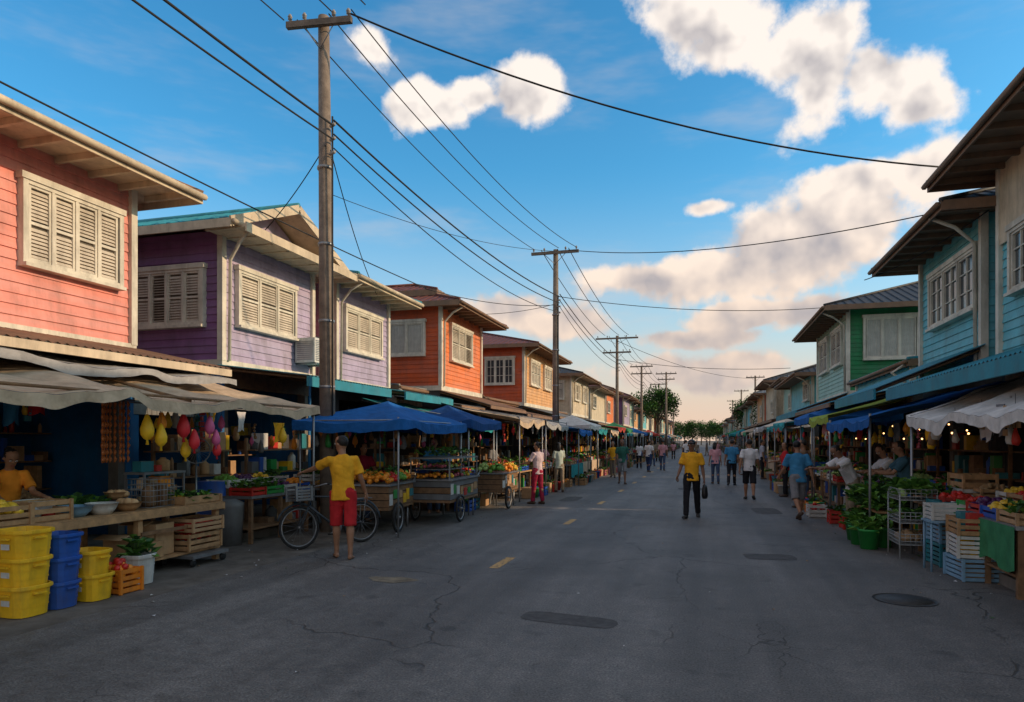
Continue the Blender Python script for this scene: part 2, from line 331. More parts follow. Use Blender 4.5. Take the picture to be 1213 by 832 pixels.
def crate(mb,c,s,m,n=3,solid=False,rz=0):
    x,y,z=c; w,d,h=s; t=.012
    def B(lx,ly,lz,sx,sy,sz):
        ca,sa=math.cos(rz),math.sin(rz); mb.box((x+lx*ca-ly*sa,y+lx*sa+ly*ca,z+lz),(sx,sy,sz),m,rz)
    B(0,0,t/2,w-2*t,d-2*t,t)
    hs=h/n
    for i in range(n):
        g=hs*(.96 if solid else .68); zc=hs*i+hs/2+(.0 if i<n-1 else hs*.1)
        B(0,-d/2+t/2,zc,w,t,g);B(0,d/2-t/2,zc,w,t,g);B(-w/2+t/2,0,zc,t,d-2*t,g);B(w/2-t/2,0,zc,t,d-2*t,g)
    for a in(-1,1):
        for b in(-1,1): B(a*(w/2+.002),b*(d/2+.002),h/2,.03,.03,h+.004)
def tub(mb,c,w,d,h,m,tp=.86,lip=.018,n=20,pw=4.):
    x,y,z=c
    def ring(k,zz):
        o=[]
        for j in range(n):
            a=2*math.pi*j/n+math.pi/n; cx,sy=math.cos(a),math.sin(a)
            q=(abs(cx)**pw+abs(sy)**pw)**(-1/pw); o.append(V(x+cx*q*w/2*k,y+sy*q*d/2*k,z+zz))
        return o
    L=[ring(tp,0),ring(tp+.0*1,0.005),ring(.97,h*.86),ring(1.06,h*.865),ring(1.08,h*.9),ring(1.08,h*.985),ring(1.05,h),ring(.98,h),ring(.95,h*.8),ring(tp*.94,.02)]
    vs=[v for l in L for v in l]
    fs=[(i*n+j,i*n+(j+1)%n,(i+1)*n+(j+1)%n,(i+1)*n+j) for i in range(len(L)-1) for j in range(n)]
    fs+=[tuple(range(n))[::-1],tuple((len(L)-1)*n+j for j in range(n))]
    mb.add(vs,fs,m,False)
    for q in(.3,.6):
        vs=ring(tp+(.97-tp)*q/.86+.02,h*q)+ring(tp+(.97-tp)*(q+.05)/.86+.02,h*(q+.05)); mb.add(vs,[(j,(j+1)%n,n+(j+1)%n,n+j) for j in range(n)],m)
def wheel(mb,c,r,ax,m=RUBBER,rim=METAL,tr=.02,sp=14):
    c=Vector(c);ax=Vector(ax).normalized();u=V(0,0,1);w=ax.cross(u).normalized()
    n=28;P=[c+(u*math.cos(2*math.pi*i/n)+w*math.sin(2*math.pi*i/n))*r for i in range(n+1)]
    def tor(P,q,m):
        vs=[];k=6
        for p in P[:-1]:
            d=(p-c).normalized()
            for j in range(k):
                a=2*math.pi*j/k; vs.append(p+d*math.cos(a)*q+ax*math.sin(a)*q)
        mb.add(vs,[(i*k+j,i*k+(j+1)%k,((i+1)%n)*k+(j+1)%k,((i+1)%n)*k+j) for i in range(n) for j in range(k)],m,True)
    tor([c+(p-c)*(1-tr/r) for p in P],tr,m); tor([c+(p-c)*(1-2.4*tr/r) for p in P],tr*.5,rim)
    for i in range(sp):
        a=2*math.pi*i/sp; mb.tube([c+ax*(.02 if i%2 else -.02),c+(u*math.cos(a)+w*math.sin(a))*(r-2*tr)],.0022,rim,3)
    mb.tube([c-ax*.04,c+ax*.04],.02,rim,8)
def tarp(mb,a,b,c,d,m,sag=.12,val=.14,nu=18,nv=8,scal=True,wr=.02):
    a,b,c,d=map(Vector,(a,b,c,d)); ph=R.uniform(0,60)
    ns=max(1,round((b-a).length/1.7)); ln=(b-a).length
    def f(u,v):
        p=(a*(1-u)+b*u)*(1-v)+(d*(1-u)+c*u)*v
        w=mnoise.noise(V(u*ln*1.3,v*2.2,ph))*3.2*wr+mnoise.noise(V(u*ln*4,v*5,ph+9))*1.3*wr
        uu=u+.03*math.sin(u*11+ph)
        z=-sag*abs(math.sin(math.pi*max(0,min(1,uu))*ns))*(.3+.7*v)-sag*.5*math.sin(math.pi*v)+w
        return p+V(0,0,z)
    mb.grid(f,nu,nv,m)
    if val:
        mb.grid(lambda u,v:f(u,1)+V(.03*mnoise.noise(V(u*ln*5,ph,0))*v,0,-.003-v*val*(1+.5*mnoise.noise(V(u*ln*2.2,ph,3)))),nu*2,2,m)
def tent(mb,cx,cy,w,d,z0,z1,m,val=.16):
    ph=R.uniform(0,60)
    def f(u,v):
        a=u*4; k=int(min(a,3.999)); t=a-k; cs=[(-1,-1),(1,-1),(1,1),(-1,1),(-1,-1)]
        ex=cs[k][0]*(1-t)+cs[k+1][0]*t; ey=cs[k][1]*(1-t)+cs[k+1][1]*t
        sg=.07*math.sin(math.pi*t)*v; px,py=cx+ex*w/2*v,cy+ey*d/2*v
        return V(px,py,z1+(z0-z1)*(v**.85)-sg+.05*mnoise.noise(V(px*2,py*2,ph))*v)
    mb.grid(f,48,8,m); mb.grid(lambda u,v:f(u,1)+V(0,0,-v*val*(1+.35*mnoise.noise(V(u*22,ph,0)))),64,2,m)
TC=[cloth('tarp_blue',(.015,.11,.34)),cloth('tarp_tan',(.52,.39,.27)),cloth('tarp_teal',(.03,.25,.26)),cloth('tarp_grey',(.34,.33,.32)),cloth('tarp_white',(.62,.58,.53)),cloth('tarp_green',(.05,.22,.1)),cloth('tarp_red',(.4,.06,.04)),cloth('tarp_navy',(.012,.06,.2))]
LANT=[mat('lantern_yellow',(.85,.5,.02),.5,bump=0),mat('lantern_red',(.65,.03,.04),.5,bump=0),mat('lantern_pink',(.65,.12,.28),.5,bump=0),mat('lantern_orange',(.85,.3,.03),.5,bump=0)]
def drop(mb,p,s,m,L=.3):
    x,y,z=p
    mb.tube([(x,y,z),(x,y,z+L)],.003,RUBBER,3)
    mb.lathe((x,y,z),[(.001,0),(.028*s,-.03*s),(.055*s,-.10*s),(.08*s,-.18*s),(.075*s,-.25*s),(.04*s,-.30*s),(.012*s,-.315*s),(.02*s,-.37*s),(.001,-.372*s)],m,12)
def hangings(mb,x,y0,y1,z,n,kinds=None):
    for i in range(n):
        y=R.uniform(y0,y1); k=R.random(); xx=x+R.uniform(-.15,.15)
        if k<.1: drop(mb,(xx,y,z-R.uniform(.05,.35)),R.uniform(.4,.7),R.choice(LANT),.4)
        elif k<.4:
            m=R.choice([CARD,PL['white'],PL['grey'],PL['red'],PL['green'],FR[4],FR[0],PL['yellow'],WOODL]); zz=z-R.uniform(.02,.3); q=R.uniform(.6,1.1)
            mb.tube([(xx,y,z+.1),(xx,y,zz)],.003,RUBBER,3)
            mb.tube([(xx,y,zz),(xx,y,zz-.06),(xx+.01,y,zz-.2*q),(xx,y,zz-.26*q)],[(.012,.012),(.04*q,.035*q),(.07*q,.055*q),(.045*q,.04*q)],m,7)
        elif k<.65:
            zz=z-.05
            m=R.choice([FR[4],FR[6],FR[0],FR[3],FR[2]])
            for j in range(R.randint(5,9)): mb.sph((xx+R.uniform(-.015,.015),y+R.uniform(-.015,.015),zz-j*.05),R.uniform(.02,.032),m,6,4)
        elif k<.85:
            c=R.choice([CARD,PL['white'],PL['teal'],PL['red'],PL['yellow'],FR[3]])
            for j in range(R.randint(3,6)): mb.box((xx+R.uniform(-.01,.01),y,z-.06-j*.085),(.03,R.uniform(.06,.09),.07),c,R.uniform(-.4,.4))
        else:
            c=R.choice([pnk,teal,yel,wht,red,blu,gry,nav]); w=R.uniform(.1,.16); h=R.uniform(.25,.4)
            mb.grid(lambda u,v:V(xx+.03*math.sin(u*9+v*3),y-w*(1-.15*v)+2*w*(1-.15*v)*u,z-v*h*(1+.1*math.sin(u*7))),6,3,c)
def boxes(mb,x0,x1,y0,y1,z,zmax,ms,dens=1):
    y=y0
    while y<y1-.05:
        w=R.uniform(.08,.26); w=min(w,y1-y)
        h=R.uniform(.08,zmax-z)
        if R.random()<dens:
            d=abs(x1-x0)*R.uniform(.6,1)
            if R.random()<.6: mb.box(((x0+x1)/2,y+w/2,z+h/2+.002),(d,w*.94,h),R.choice(ms),R.uniform(-.08,.08))
            else: mb.lathe(((x0+x1)/2,y+w/2,z+.002),[(.0,0),(w*.32,0),(w*.36,h*.1),(w*.36,h*.75),(w*.15,h*.92),(w*.15,h),(0,h)],R.choice(ms),9)
        y+=w
SHELFM=[CARD,PL['white'],PL['red'],PL['blue'],PL['yellow'],PL['teal'],WOODL,PL['grey'],PL['green'],CARD,WALLD,WOOD,WALLD,WOOD,CARD]
def stall(side,x,y0,y1,canopy=None,cm=None,rich=1,z_c=2.15,hang=8,low=True,shelf=True,dep=1.0,name='market_stall'):
    b=side; ob=Ob(name,(x,(y0+y1)/2,0)); t=ob.p('table'); g=ob.p('goods'); L=y1-y0
    X=lambda k:x+b*k
    tm=R.choice([WOOD,WOODL,METAL,WOOD,PL['white']])
    t.bx(X(0),X(dep),y0,y1,.72,.76,tm)
    for yy in(y0+.06,(y0+y1)/2,y1-.06):
        for xx in(.06,dep-.06): t.box((X(xx),yy,.36),(.055,.055,.72),WOOD)
    t.bx(X(.03),X(dep-.03),y0+.03,y1-.03,.22,.25,WOOD)
    if R.random()<.2: 
        cl=R.choice([TC[0],TC[2],TC[3],TC[1],TC[5]])
        t.grid(lambda u,v:V(X(-.012-.012*math.sin(u*40)*v),y0+(y1-y0)*u,.75-.45*v*(1+.1*math.sin(u*13))),40,2,cl)
    else: boxes(g,X(.1),X(.6),y0+.05,y1-.1,.25,.62,SHELFM,.8)
    y=y0+.05
    while y<y1-.3:
        w=R.uniform(.36,.52); w=min(w,y1-y)
        for row in(0,1):
            xx=X(.24+row*.44); zz=.762+row*.12
            cm2=R.choice([WOODL,WOODL,PL['blue'],PL['green'],PL['white'],PL['red'],CARD])
            if row: g.box((xx,y+w/2,.762+.058),(.4,w*.9,.115),WOOD)
            crate(g,(xx,y+w/2,zz),(.40,w*.94,.13),cm2,2,rich<1)
            k=R.random()
            if k<.65: heap(g,xx-.19,xx+.19,y+.02,y+w-.03,zz+.07,R.choice(FR),R.uniform(.03,.05),int(26*rich)+6,.12)
            else: leafy(g,xx-.18,xx+.18,y+.02,y+w-.03,zz+.05,int(50*rich)+12,.16,.09)
        y+=w
    if low:
        y=y0
        while y<y1-.3:
            k=R.random(); w=R.uniform(.32,.5); xx=X(-.3+R.uniform(-.06,.06))
            if k<.3:
                m=R.choice([PL['green'],PL['blue'],PL['red'],PL['white'],PL['teal']])
                g.lathe((xx,y+w/2,0.006),[(0,.0),(.12,0),(.16,.26),(.17,.26),(.17,.28),(.155,.28),(.12,.2),(0,.2)],m,14); heap(g,xx-.1,xx+.1,y+w/2-.1,y+w/2+.1,.2,R.choice(FR),.035,12,.08)
            elif k<.75:
                crate(g,(xx,y+w/2,.006),(.34,w*.9,.26),R.choice(PLL+[WOODL,WOODL,WOODL,WOOD]),3)
                if R.random()<.5: heap(g,xx-.15,xx+.15,y+.03,y+w-.05,.16,R.choice(FR),.04,18,.12)
                else: leafy(g,xx-.15,xx+.15,y+.03,y+w-.05,.14,45,.2,.1)
            elif k<.85: g.box((xx,y+w/2,.16),(.3,w*.85,.3),CARD,R.uniform(-.2,.2))
            y+=w
    if shelf:
        s=ob.p('shelf')
        for zz in(.5,1.0,1.45):
            s.bx(X(1.7),X(2.1),y0,y1,zz,zz+.025,WOOD); boxes(s,X(1.75),X(2.05),y0,y1,zz+.025,zz+.4,SHELFM)
        for yy in(y0,y1): s.box((X(1.9),yy,.85),(.05,.05,1.7),WOOD)
    if canopy:
        c=ob.p('canopy'); P=ob.p('posts')
        if canopy=='tarp':
            tarp(c,(X(2.3),y0-.2,z_c+.5),(X(2.3),y1+.2,z_c+.5),(X(-.35),y1+.2,z_c+R.uniform(-.06,.06)),(X(-.35),y0-.2,z_c+R.uniform(-.06,.06)),cm)
            for yy in(y0-.1,y1+.1): P.tube([(X(-.3),yy,0),(X(-.3),yy,z_c+.02)],.018,METAL,6); P.tube([(X(-.3),yy,z_c-.02),(X(2.2),yy,z_c+.42)],.015,METAL,6)
        else:
            tent(c,X(.6),(y0+y1)/2,2.1,L+.5,z_c,z_c+.45,cm)
            for yy in(y0,y1):
                for xx in(-.3,1.5): P.tube([(X(xx),yy,0),(X(xx),yy,z_c)],.016,METAL,6)
        P.tube([(X(.1),y0-.1,z_c-.12),(X(.1),y1+.1,z_c-.12)],.01,METAL,5)
    if hang: hangings(ob.p('hanging_goods'),X(.15),y0,y1,z_c-.15,hang)
    return ob.done()
# ---------------------------------------------------------------- ground, road
def roadmat():
    m=bpy.data.materials.new('asphalt'); m.use_nodes=True; nt=m.node_tree;N=nt.nodes;L=nt.links;b=N['Principled BSDF']
    g=N.new('ShaderNodeNewGeometry'); P=g.outputs['Position']
    def noise(sc_,det=5,ro=.6,vec=P):
        n=N.new('ShaderNodeTexNoise'); n.inputs['Scale'].default_value=sc_; n.inputs['Detail'].default_value=det; n.inputs['Roughness'].default_value=ro; L.new(vec,n.inputs['Vector']); return n
    def mr(v,a,b_,c,d):
        r=N.new('ShaderNodeMapRange'); r.inputs[1].default_value=a;r.inputs[2].default_value=b_;r.inputs[3].default_value=c;r.inputs[4].default_value=d; L.new(v,r.inputs[0]); return r.outputs[0]
    def ma(op,a,b_):
        r=N.new('ShaderNodeMath'); r.operation=op
        for i,q in enumerate((a,b_)):
            if isinstance(q,(int,float)): r.inputs[i].default_value=q
            else: L.new(q,r.inputs[i])
        return r.outputs[0]
    fine=noise(60,3,.8).outputs[0]; mid=noise(9,5,.75).outputs[0]
    mp=N.new('ShaderNodeMapping'); mp.inputs['Scale'].default_value=(1.5,.08,1); L.new(P,mp.inputs[0])
    lane=noise(.9,3,.6,mp.outputs[0]).outputs[0]; big=noise(.45,5,.7).outputs[0]
    val=ma('MULTIPLY',mr(fine,.3,.7,.3,1.7),mr(mid,.32,.68,.72,1.28)); val=ma('MULTIPLY',val,mr(lane,.32,.68,.72,1.3)); val=ma('MULTIPLY',val,mr(big,.35,.68,1.22,.72))
    nd=noise(1.3,3,.6); mx=N.new('ShaderNodeMixRGB'); mx.blend_type='ADD'; mx.inputs[0].default_value=.55; L.new(P,mx.inputs[1]); L.new(nd.outputs[1],mx.inputs[2])
    cr=[]
    for s_,w,th,ss in((.30,.0045,.44,.4),(1.7,.010,.54,.25)):
        vo=N.new('ShaderNodeTexVoronoi'); vo.feature='DISTANCE_TO_EDGE'; vo.inputs['Scale'].default_value=s_; L.new(mx.outputs[0],vo.inputs['Vector'])
        cr.append(ma('MULTIPLY',mr(vo.outputs['Distance'],w*.3,w,1,0),mr(noise(ss,2,.5).outputs[0],th,th+.08,0,1)))
    crack=ma('MAXIMUM',cr[0],cr[1])
    val=ma('MULTIPLY',val,mr(crack,0,1,1,.5))
    # resurfaced rectangular patches, slightly darker
    br=N.new('ShaderNodeTexBrick'); br.inputs['Scale'].default_value=.32; br.inputs['Mortar Size'].default_value=.004; br.inputs['Color1'].default_value=(1,1,1,1); br.inputs['Color2'].default_value=(.82,.82,.82,1); br.inputs['Mortar'].default_value=(.7,.7,.7,1); br.inputs['Row Height'].default_value=.9; br.inputs['Brick Width'].default_value=1.3
    L.new(mx.outputs[0],br.inputs['Vector'])
    sp=mr(noise(3.1,1,.4).outputs[0],.66,.76,1,.7); val=ma('MULTIPLY',val,sp)
    cmx=N.new('ShaderNodeMixRGB'); cmx.blend_type='MULTIPLY'; cmx.inputs[0].default_value=1; cmx.inputs[1].default_value=(.145,.133,.12,1); L.new(val,cmx.inputs[2])
    L.new(cmx.outputs[0],b.inputs['Base Color'])
    L.new(mr(mid,.3,.7,.5,.8),b.inputs['Roughness']); b.inputs['Specular IOR Level'].default_value=.45
    h=ma('SUBTRACT',ma('ADD',ma('MULTIPLY',fine,.9),mid),crack)
    bp=N.new('ShaderNodeBump'); bp.inputs['Strength'].default_value=.8; bp.inputs['Distance'].default_value=.014; L.new(h,bp.inputs['Height']); L.new(bp.outputs[0],b.inputs['Normal'])
    N.remove(br)
    return m
o=Ob('ground'); o.p('g').quad((-2500,-500,-.008),(2500,-500,-.008),(2500,4000,-.008),(-2500,4000,-.008),mat('ground_dirt',(.14,.12,.10),.95,.3,1.5,.4,20)); o.done()
o=Ob('road'); o.p('g').quad((-5.6,-30,0),(3.4,-30,0),(3.4,420,0),(-5.6,420,0),roadmat()); o.done()
SH=mat('shoulder_concrete',(.15,.13,.108),.9,.4,2.2,.5,35,dirt=.7)
o=Ob('road_shoulder'); o.p('g').quad((-7.4,-30,-.004),(-5.6,-30,-.004),(-5.6,420,-.004),(-7.4,420,-.004),SH); o.done()
for nm,x0,x1,k in(('pavement',-12,-7.4,-7.4),('pavement',3.4,9,3.4)):
    o=Ob(nm); o.p('slab').bx(x0,x1,-30,300,-.1,.11,CONC); o.done()
    o=Ob('kerb'); 
    for i in range(-20,150): 
        kx=k+(.06 if k<0 else -.06); o.p('k').bx(kx-.06,kx+.06,i*1.2,i*1.2+1.18,-.05,.125,CONC)
    o.done()
YM=bpy.data.materials.new('road_paint_worn'); YM.use_nodes=True; nt=YM.node_tree; b=nt.nodes['Principled BSDF']
g=nt.nodes.new('ShaderNodeNewGeometry'); n=nt.nodes.new('ShaderNodeTexNoise'); n.inputs['Scale'].default_value=14; n.inputs['Detail'].default_value=6; n.inputs['Roughness'].default_value=.75; nt.links.new(g.outputs['Position'],n.inputs['Vector'])
r=nt.nodes.new('ShaderNodeValToRGB'); r.color_ramp.elements[0].position=.40; r.color_ramp.elements[0].color=(.14,.12,.10,1); r.color_ramp.elements[1].position=.50; r.color_ramp.elements[1].color=(.62,.37,.13,1)
nt.links.new(n.outputs['Fac'],r.inputs['Fac']); nt.links.new(r.outputs[0],b.inputs['Base Color']); b.inputs['Roughness'].default_value=.8
o=Ob('lane_marking'); q=o.p('m')
for i,(y,l) in enumerate([(8.42,.85),(13.2,.9),(17.6,.9),(22,1),(26.5,1),(31,1),(36,1),(41,1),(46,1),(51,1)]):
    q.quad((-2.68,y,.004),(-2.55,y,.004),(-2.55,y+l,.004),(-2.68,y+l,.004),YM)
o.done()
PT=mat('patch_tan',(.22,.175,.115),.85,.4,6,.4,60)
o=Ob('asphalt_patch'); pts=[(-3.56+.3*math.cos(a)*(1+.2*math.sin(3*a)),7.4+.16*math.sin(a)*(1+.15*math.cos(5*a)),.004) for a in [i*.35 for i in range(18)]]; o.p('p').add(pts,[tuple(range(18))],PT); o.done()
DP=mat('patch_dark',(.085,.08,.075),.85,.35,8,.5,50)
o=Ob('asphalt_patch')
for (cx,cy,w,l,an) in((.9,10.3,.7,.5,.1),(-1.2,6.2,.9,.35,-.15),(1.4,17,.6,1.4,.05),(-3.6,19,.5,1.6,0),(-.4,24,.9,1.2,.1)):
    pts=[]
    for i in range(24):
        a=2*math.pi*i/24; c_,s_=math.cos(a),math.sin(a); q=(abs(c_)**5+abs(s_)**5)**(-.2)*(1+.06*mnoise.noise(V(cx*3+c_*2,cy+s_*2,0))); px,py=c_*q*w/2,s_*q*l/2
        pts.append((cx+px*math.cos(an)-py*math.sin(an),cy+px*math.sin(an)+py*math.cos(an),.003))
    o.p('p').add(pts,[tuple(range(24))],DP)
o.done()
o=Ob('manhole_cover'); o.p('p').lathe((2.0,7.9,0.004),[(0,.006),(.24,.006),(.24,0),(.3,0),(.3,.003)],mat('iron',(.05,.048,.045),.6,.2,20,.6,80),24); o.done()
o=Ob('street_litter'); q=o.p('l'); LM=[wht,CARD,LEAF[0],PL['white'],FR[4]]
for i in range(320):
    x=R.choice([R.uniform(-6.8,-4.9),R.uniform(2.0,3.3),R.uniform(-6,3)]) ; y=R.uniform(4,40); a=R.uniform(0,6); s_=R.uniform(.006,.025)
    c,d=math.cos(a)*s_,math.sin(a)*s_
    q.add([(x-c,y-d,.006),(x+d,y-c,.012),(x+c,y+d,.006),(x-d,y+c,.016)],[(0,1,2,3)],R.choice(LM))
o.done()
# ---------------------------------------------------------------- houses
LV=paint('louver_beige',(.58,.50,.40),.5); CUR=mat('curtain_cloth',(.45,.42,.36),.9,.15,4)
def window(mb,p,t,n,w,h,panels,style,fr=None):
    fr=fr or WHITE; p=Vector(p);t=Vector(t);n=Vector(n);z=V(0,0,1)
    def B(u0,u1,z0,z1,d0,d1,m): mb.obox(p+t*(u0+u1)/2+z*(z0+z1)/2+n*(d0+d1)/2,t*(u1-u0)/2,n*(d1-d0)/2,z*(z1-z0)/2,m)
    f=.075
    B(0,w,-.05,0,-.02,.15,fr); B(-.03,w+.03,h,h+.09,-.02,.12,fr); B(0,f,0,h,-.02,.1,fr); B(w-f,w,0,h,-.02,.1,fr)
    B(f,w-f,h-f*.7,h,-.02,.096,fr); B(f,w-f,0,f*.7,-.02,.096,fr)
    B(f,w-f,f*.7,h-f*.7,.0,.032,LBACK if style=='louver' else GLASS)
    pw=(w-2*f)/panels
    for i in range(panels):
        a=f+i*pw; e=a+pw; q=.035
        if i: B(a-.022,a+.022,f*.7,h-f*.7,.03,.092,fr)
        B(a+.022,a+.022+q,f*.7,h-f*.7,.03,.075,fr);B(e-.022-q,e-.022,f*.7,h-f*.7,.03,.075,fr)
        B(a+.057,e-.057,f*.7,f*.7+q,.03,.073,fr);B(a+.057,e-.057,h-f*.7-q,h-f*.7,.03,.073,fr)
        if style=='louver':
            B(a+.057,e-.057,h*.48,h*.48+.04,.03,.073,fr)
            k=f*.7+q+.03; op=R.random()<.12
            while k<h-f*.7-q-.02:
                if not(h*.46<k<h*.54):
                    j=R.uniform(-.06,.06); v=(n*(.5+j)-z*(.87-j)).normalized()*.030 if not op else (n*.9-z*.45)*.03
                    mb.obox(p+t*(a+e)/2+z*k+n*.052,t*(pw/2-.06),v,v.cross(t).normalized()*.003,LV)
                k+=.052
        elif style=='glass':
            B((a+e)/2-.012,(a+e)/2+.012,f*.7+q,h-f*.7-q,.03,.062,fr)
            for kk in(.33,.66): B(a+.057,e-.057,h*kk,h*kk+.022,.03,.058,fr)
        elif style=='curtain':
            x0=a+.06;x1=e-.06
            mb.grid(lambda u,v:p+t*(x0+(x1-x0)*u)+n*(.045+.008*math.sin(u*28))+z*(f+(h-2*f)*v),24,1,CUR)
def clap(mb,a,b,z0,z1,n,m,pitch=.15):
    a=Vector(a);b=Vector(b);n=Vector(n);k=z0
    while k<z1-.01:
        e=min(k+pitch,z1); o1,o2=.024+R.uniform(-.003,.003),.004
        vs=[V(a.x,a.y,k),V(b.x,b.y,k),V(b.x,b.y,e),V(a.x,a.y,e),V(a.x,a.y,k)+n*o1,V(b.x,b.y,k)+n*o1,V(b.x,b.y,e)+n*o2,V(a.x,a.y,e)+n*o2]
        mb.add(vs,[(4,5,6,7),(0,1,5,4),(0,4,7,3),(1,2,6,5)],m); k=e
def hip(mb,tr,x0,x1,y0,y1,ze,pitch,rm,fm,fh=.16,seam=.28):
    W,L=x1-x0,y1-y0; h=min(W,L)/2; zt=ze+pitch*h
    if L>=W: r0,r1=V((x0+x1)/2,y0+h,zt),V((x0+x1)/2,y1-h,zt)
    else: r0,r1=V(x0+h,(y0+y1)/2,zt),V(x1-h,(y0+y1)/2,zt)
    A,B,C,D=V(x0,y0,ze),V(x1,y0,ze),V(x1,y1,ze),V(x0,y1,ze)
    if L>=W: F=[(A,B,r0),(B,C,r1,r0),(C,D,r1),(D,A,r0,r1)]
    else: F=[(A,B,r1,r0),(B,C,r1),(C,D,r0,r1),(D,A,r0)]
    for f in F: mb.add(f,[tuple(range(len(f)))],rm)
    for P,Q,inn in((A,B,V(0,1,0)),(B,C,V(-1,0,0)),(C,D,V(0,-1,0)),(D,A,V(1,0,0))):
        ln=(Q-P).length; d=(Q-P)/ln; k=seam/2
        while k<ln:
            up=min(k,ln-k,h); s_=P+d*k; mb.tube([s_+V(0,0,.012),s_+inn*up+V(0,0,pitch*up+.012)],.014,rm,4,smooth=False); k+=seam
    for P,r in((A,r0),(B,r0 if L>=W else r1),(C,r1),(D,r1 if L>=W else r0)): mb.tube([P+V(0,0,.02),r+V(0,0,.03)],.045,rm,6)
    mb.tube([r0+V(0,0,.03),r1+V(0,0,.03)],.055,rm,6)
    tr.bx(x0+.03,x1-.03,y0+.03,y1-.03,ze-.05,ze-.03,fm)
    for a in((x0,x1,y0,y0+.03),(x0,x1,y1-.03,y1),(x0,x0+.03,y0+.03,y1-.03),(x1-.03,x1,y0+.03,y1-.03)): tr.bx(*a,ze-fh,ze+.012,fm)
def gableX(mb,tr,x0,x1,y0,y1,ze,pitch,rm,fm,seam=.28,wall=None,xw=None):
    ym=(y0+y1)/2; zt=ze+pitch*(ym-y0); t=.06
    for ya in(y0,y1):
        mb.add([V(x0,ya,ze),V(x1,ya,ze),V(x1,ym,zt),V(x0,ym,zt)],[(0,1,2,3)],rm); tr.add([V(x0,ya,ze-t),V(x1,ya,ze-t),V(x1,ym,zt-t),V(x0,ym,zt-t)],[(0,1,2,3)],fm)
        k=x0+seam/2
        while k<x1: mb.tube([(k,ya,ze+.012),(k,ym,zt+.012)],.014,rm,4,smooth=False); k+=seam
        dirv=V(0,ym-ya,zt-ze)
        for xx in(x0,x1): tr.obox(V(xx,(ya+ym)/2,(ze+zt)/2-.06),V(.018,0,0),dirv/2,V(0,-dirv.z,dirv.y).normalized()*.09,fm)
        tr.bx(x0,x1,ya-.015,ya+.015,ze-.16,ze,fm)
    mb.tube([(x0,ym,zt+.02),(x1,ym,zt+.02)],.06,rm,6)
    if wall is not None: mb.add([V(xw,y0+.3,ze-.1),V(xw,y1-.3,ze-.1),V(xw,ym,zt-.12)],[(0,1,2)],wall)
def corr(mb,x0,z0,x1,z1,y0,y1,m,pitch=.12,amp=.014):
    n=int(abs(y1-y0)/pitch*4)
    mb.grid(lambda u,v:V(x0+(x1-x0)*v,y0+(y1-y0)*u,z0+(z1-z0)*v+amp*math.sin(u*n/4*2*math.pi)),n,1,m,True)
    mb.grid(lambda u,v:V(x0+(x1-x0)*v,y0+(y1-y0)*u,z0+(z1-z0)*v+amp*math.sin(u*n/4*2*math.pi)-.012),n,1,TIN,True)
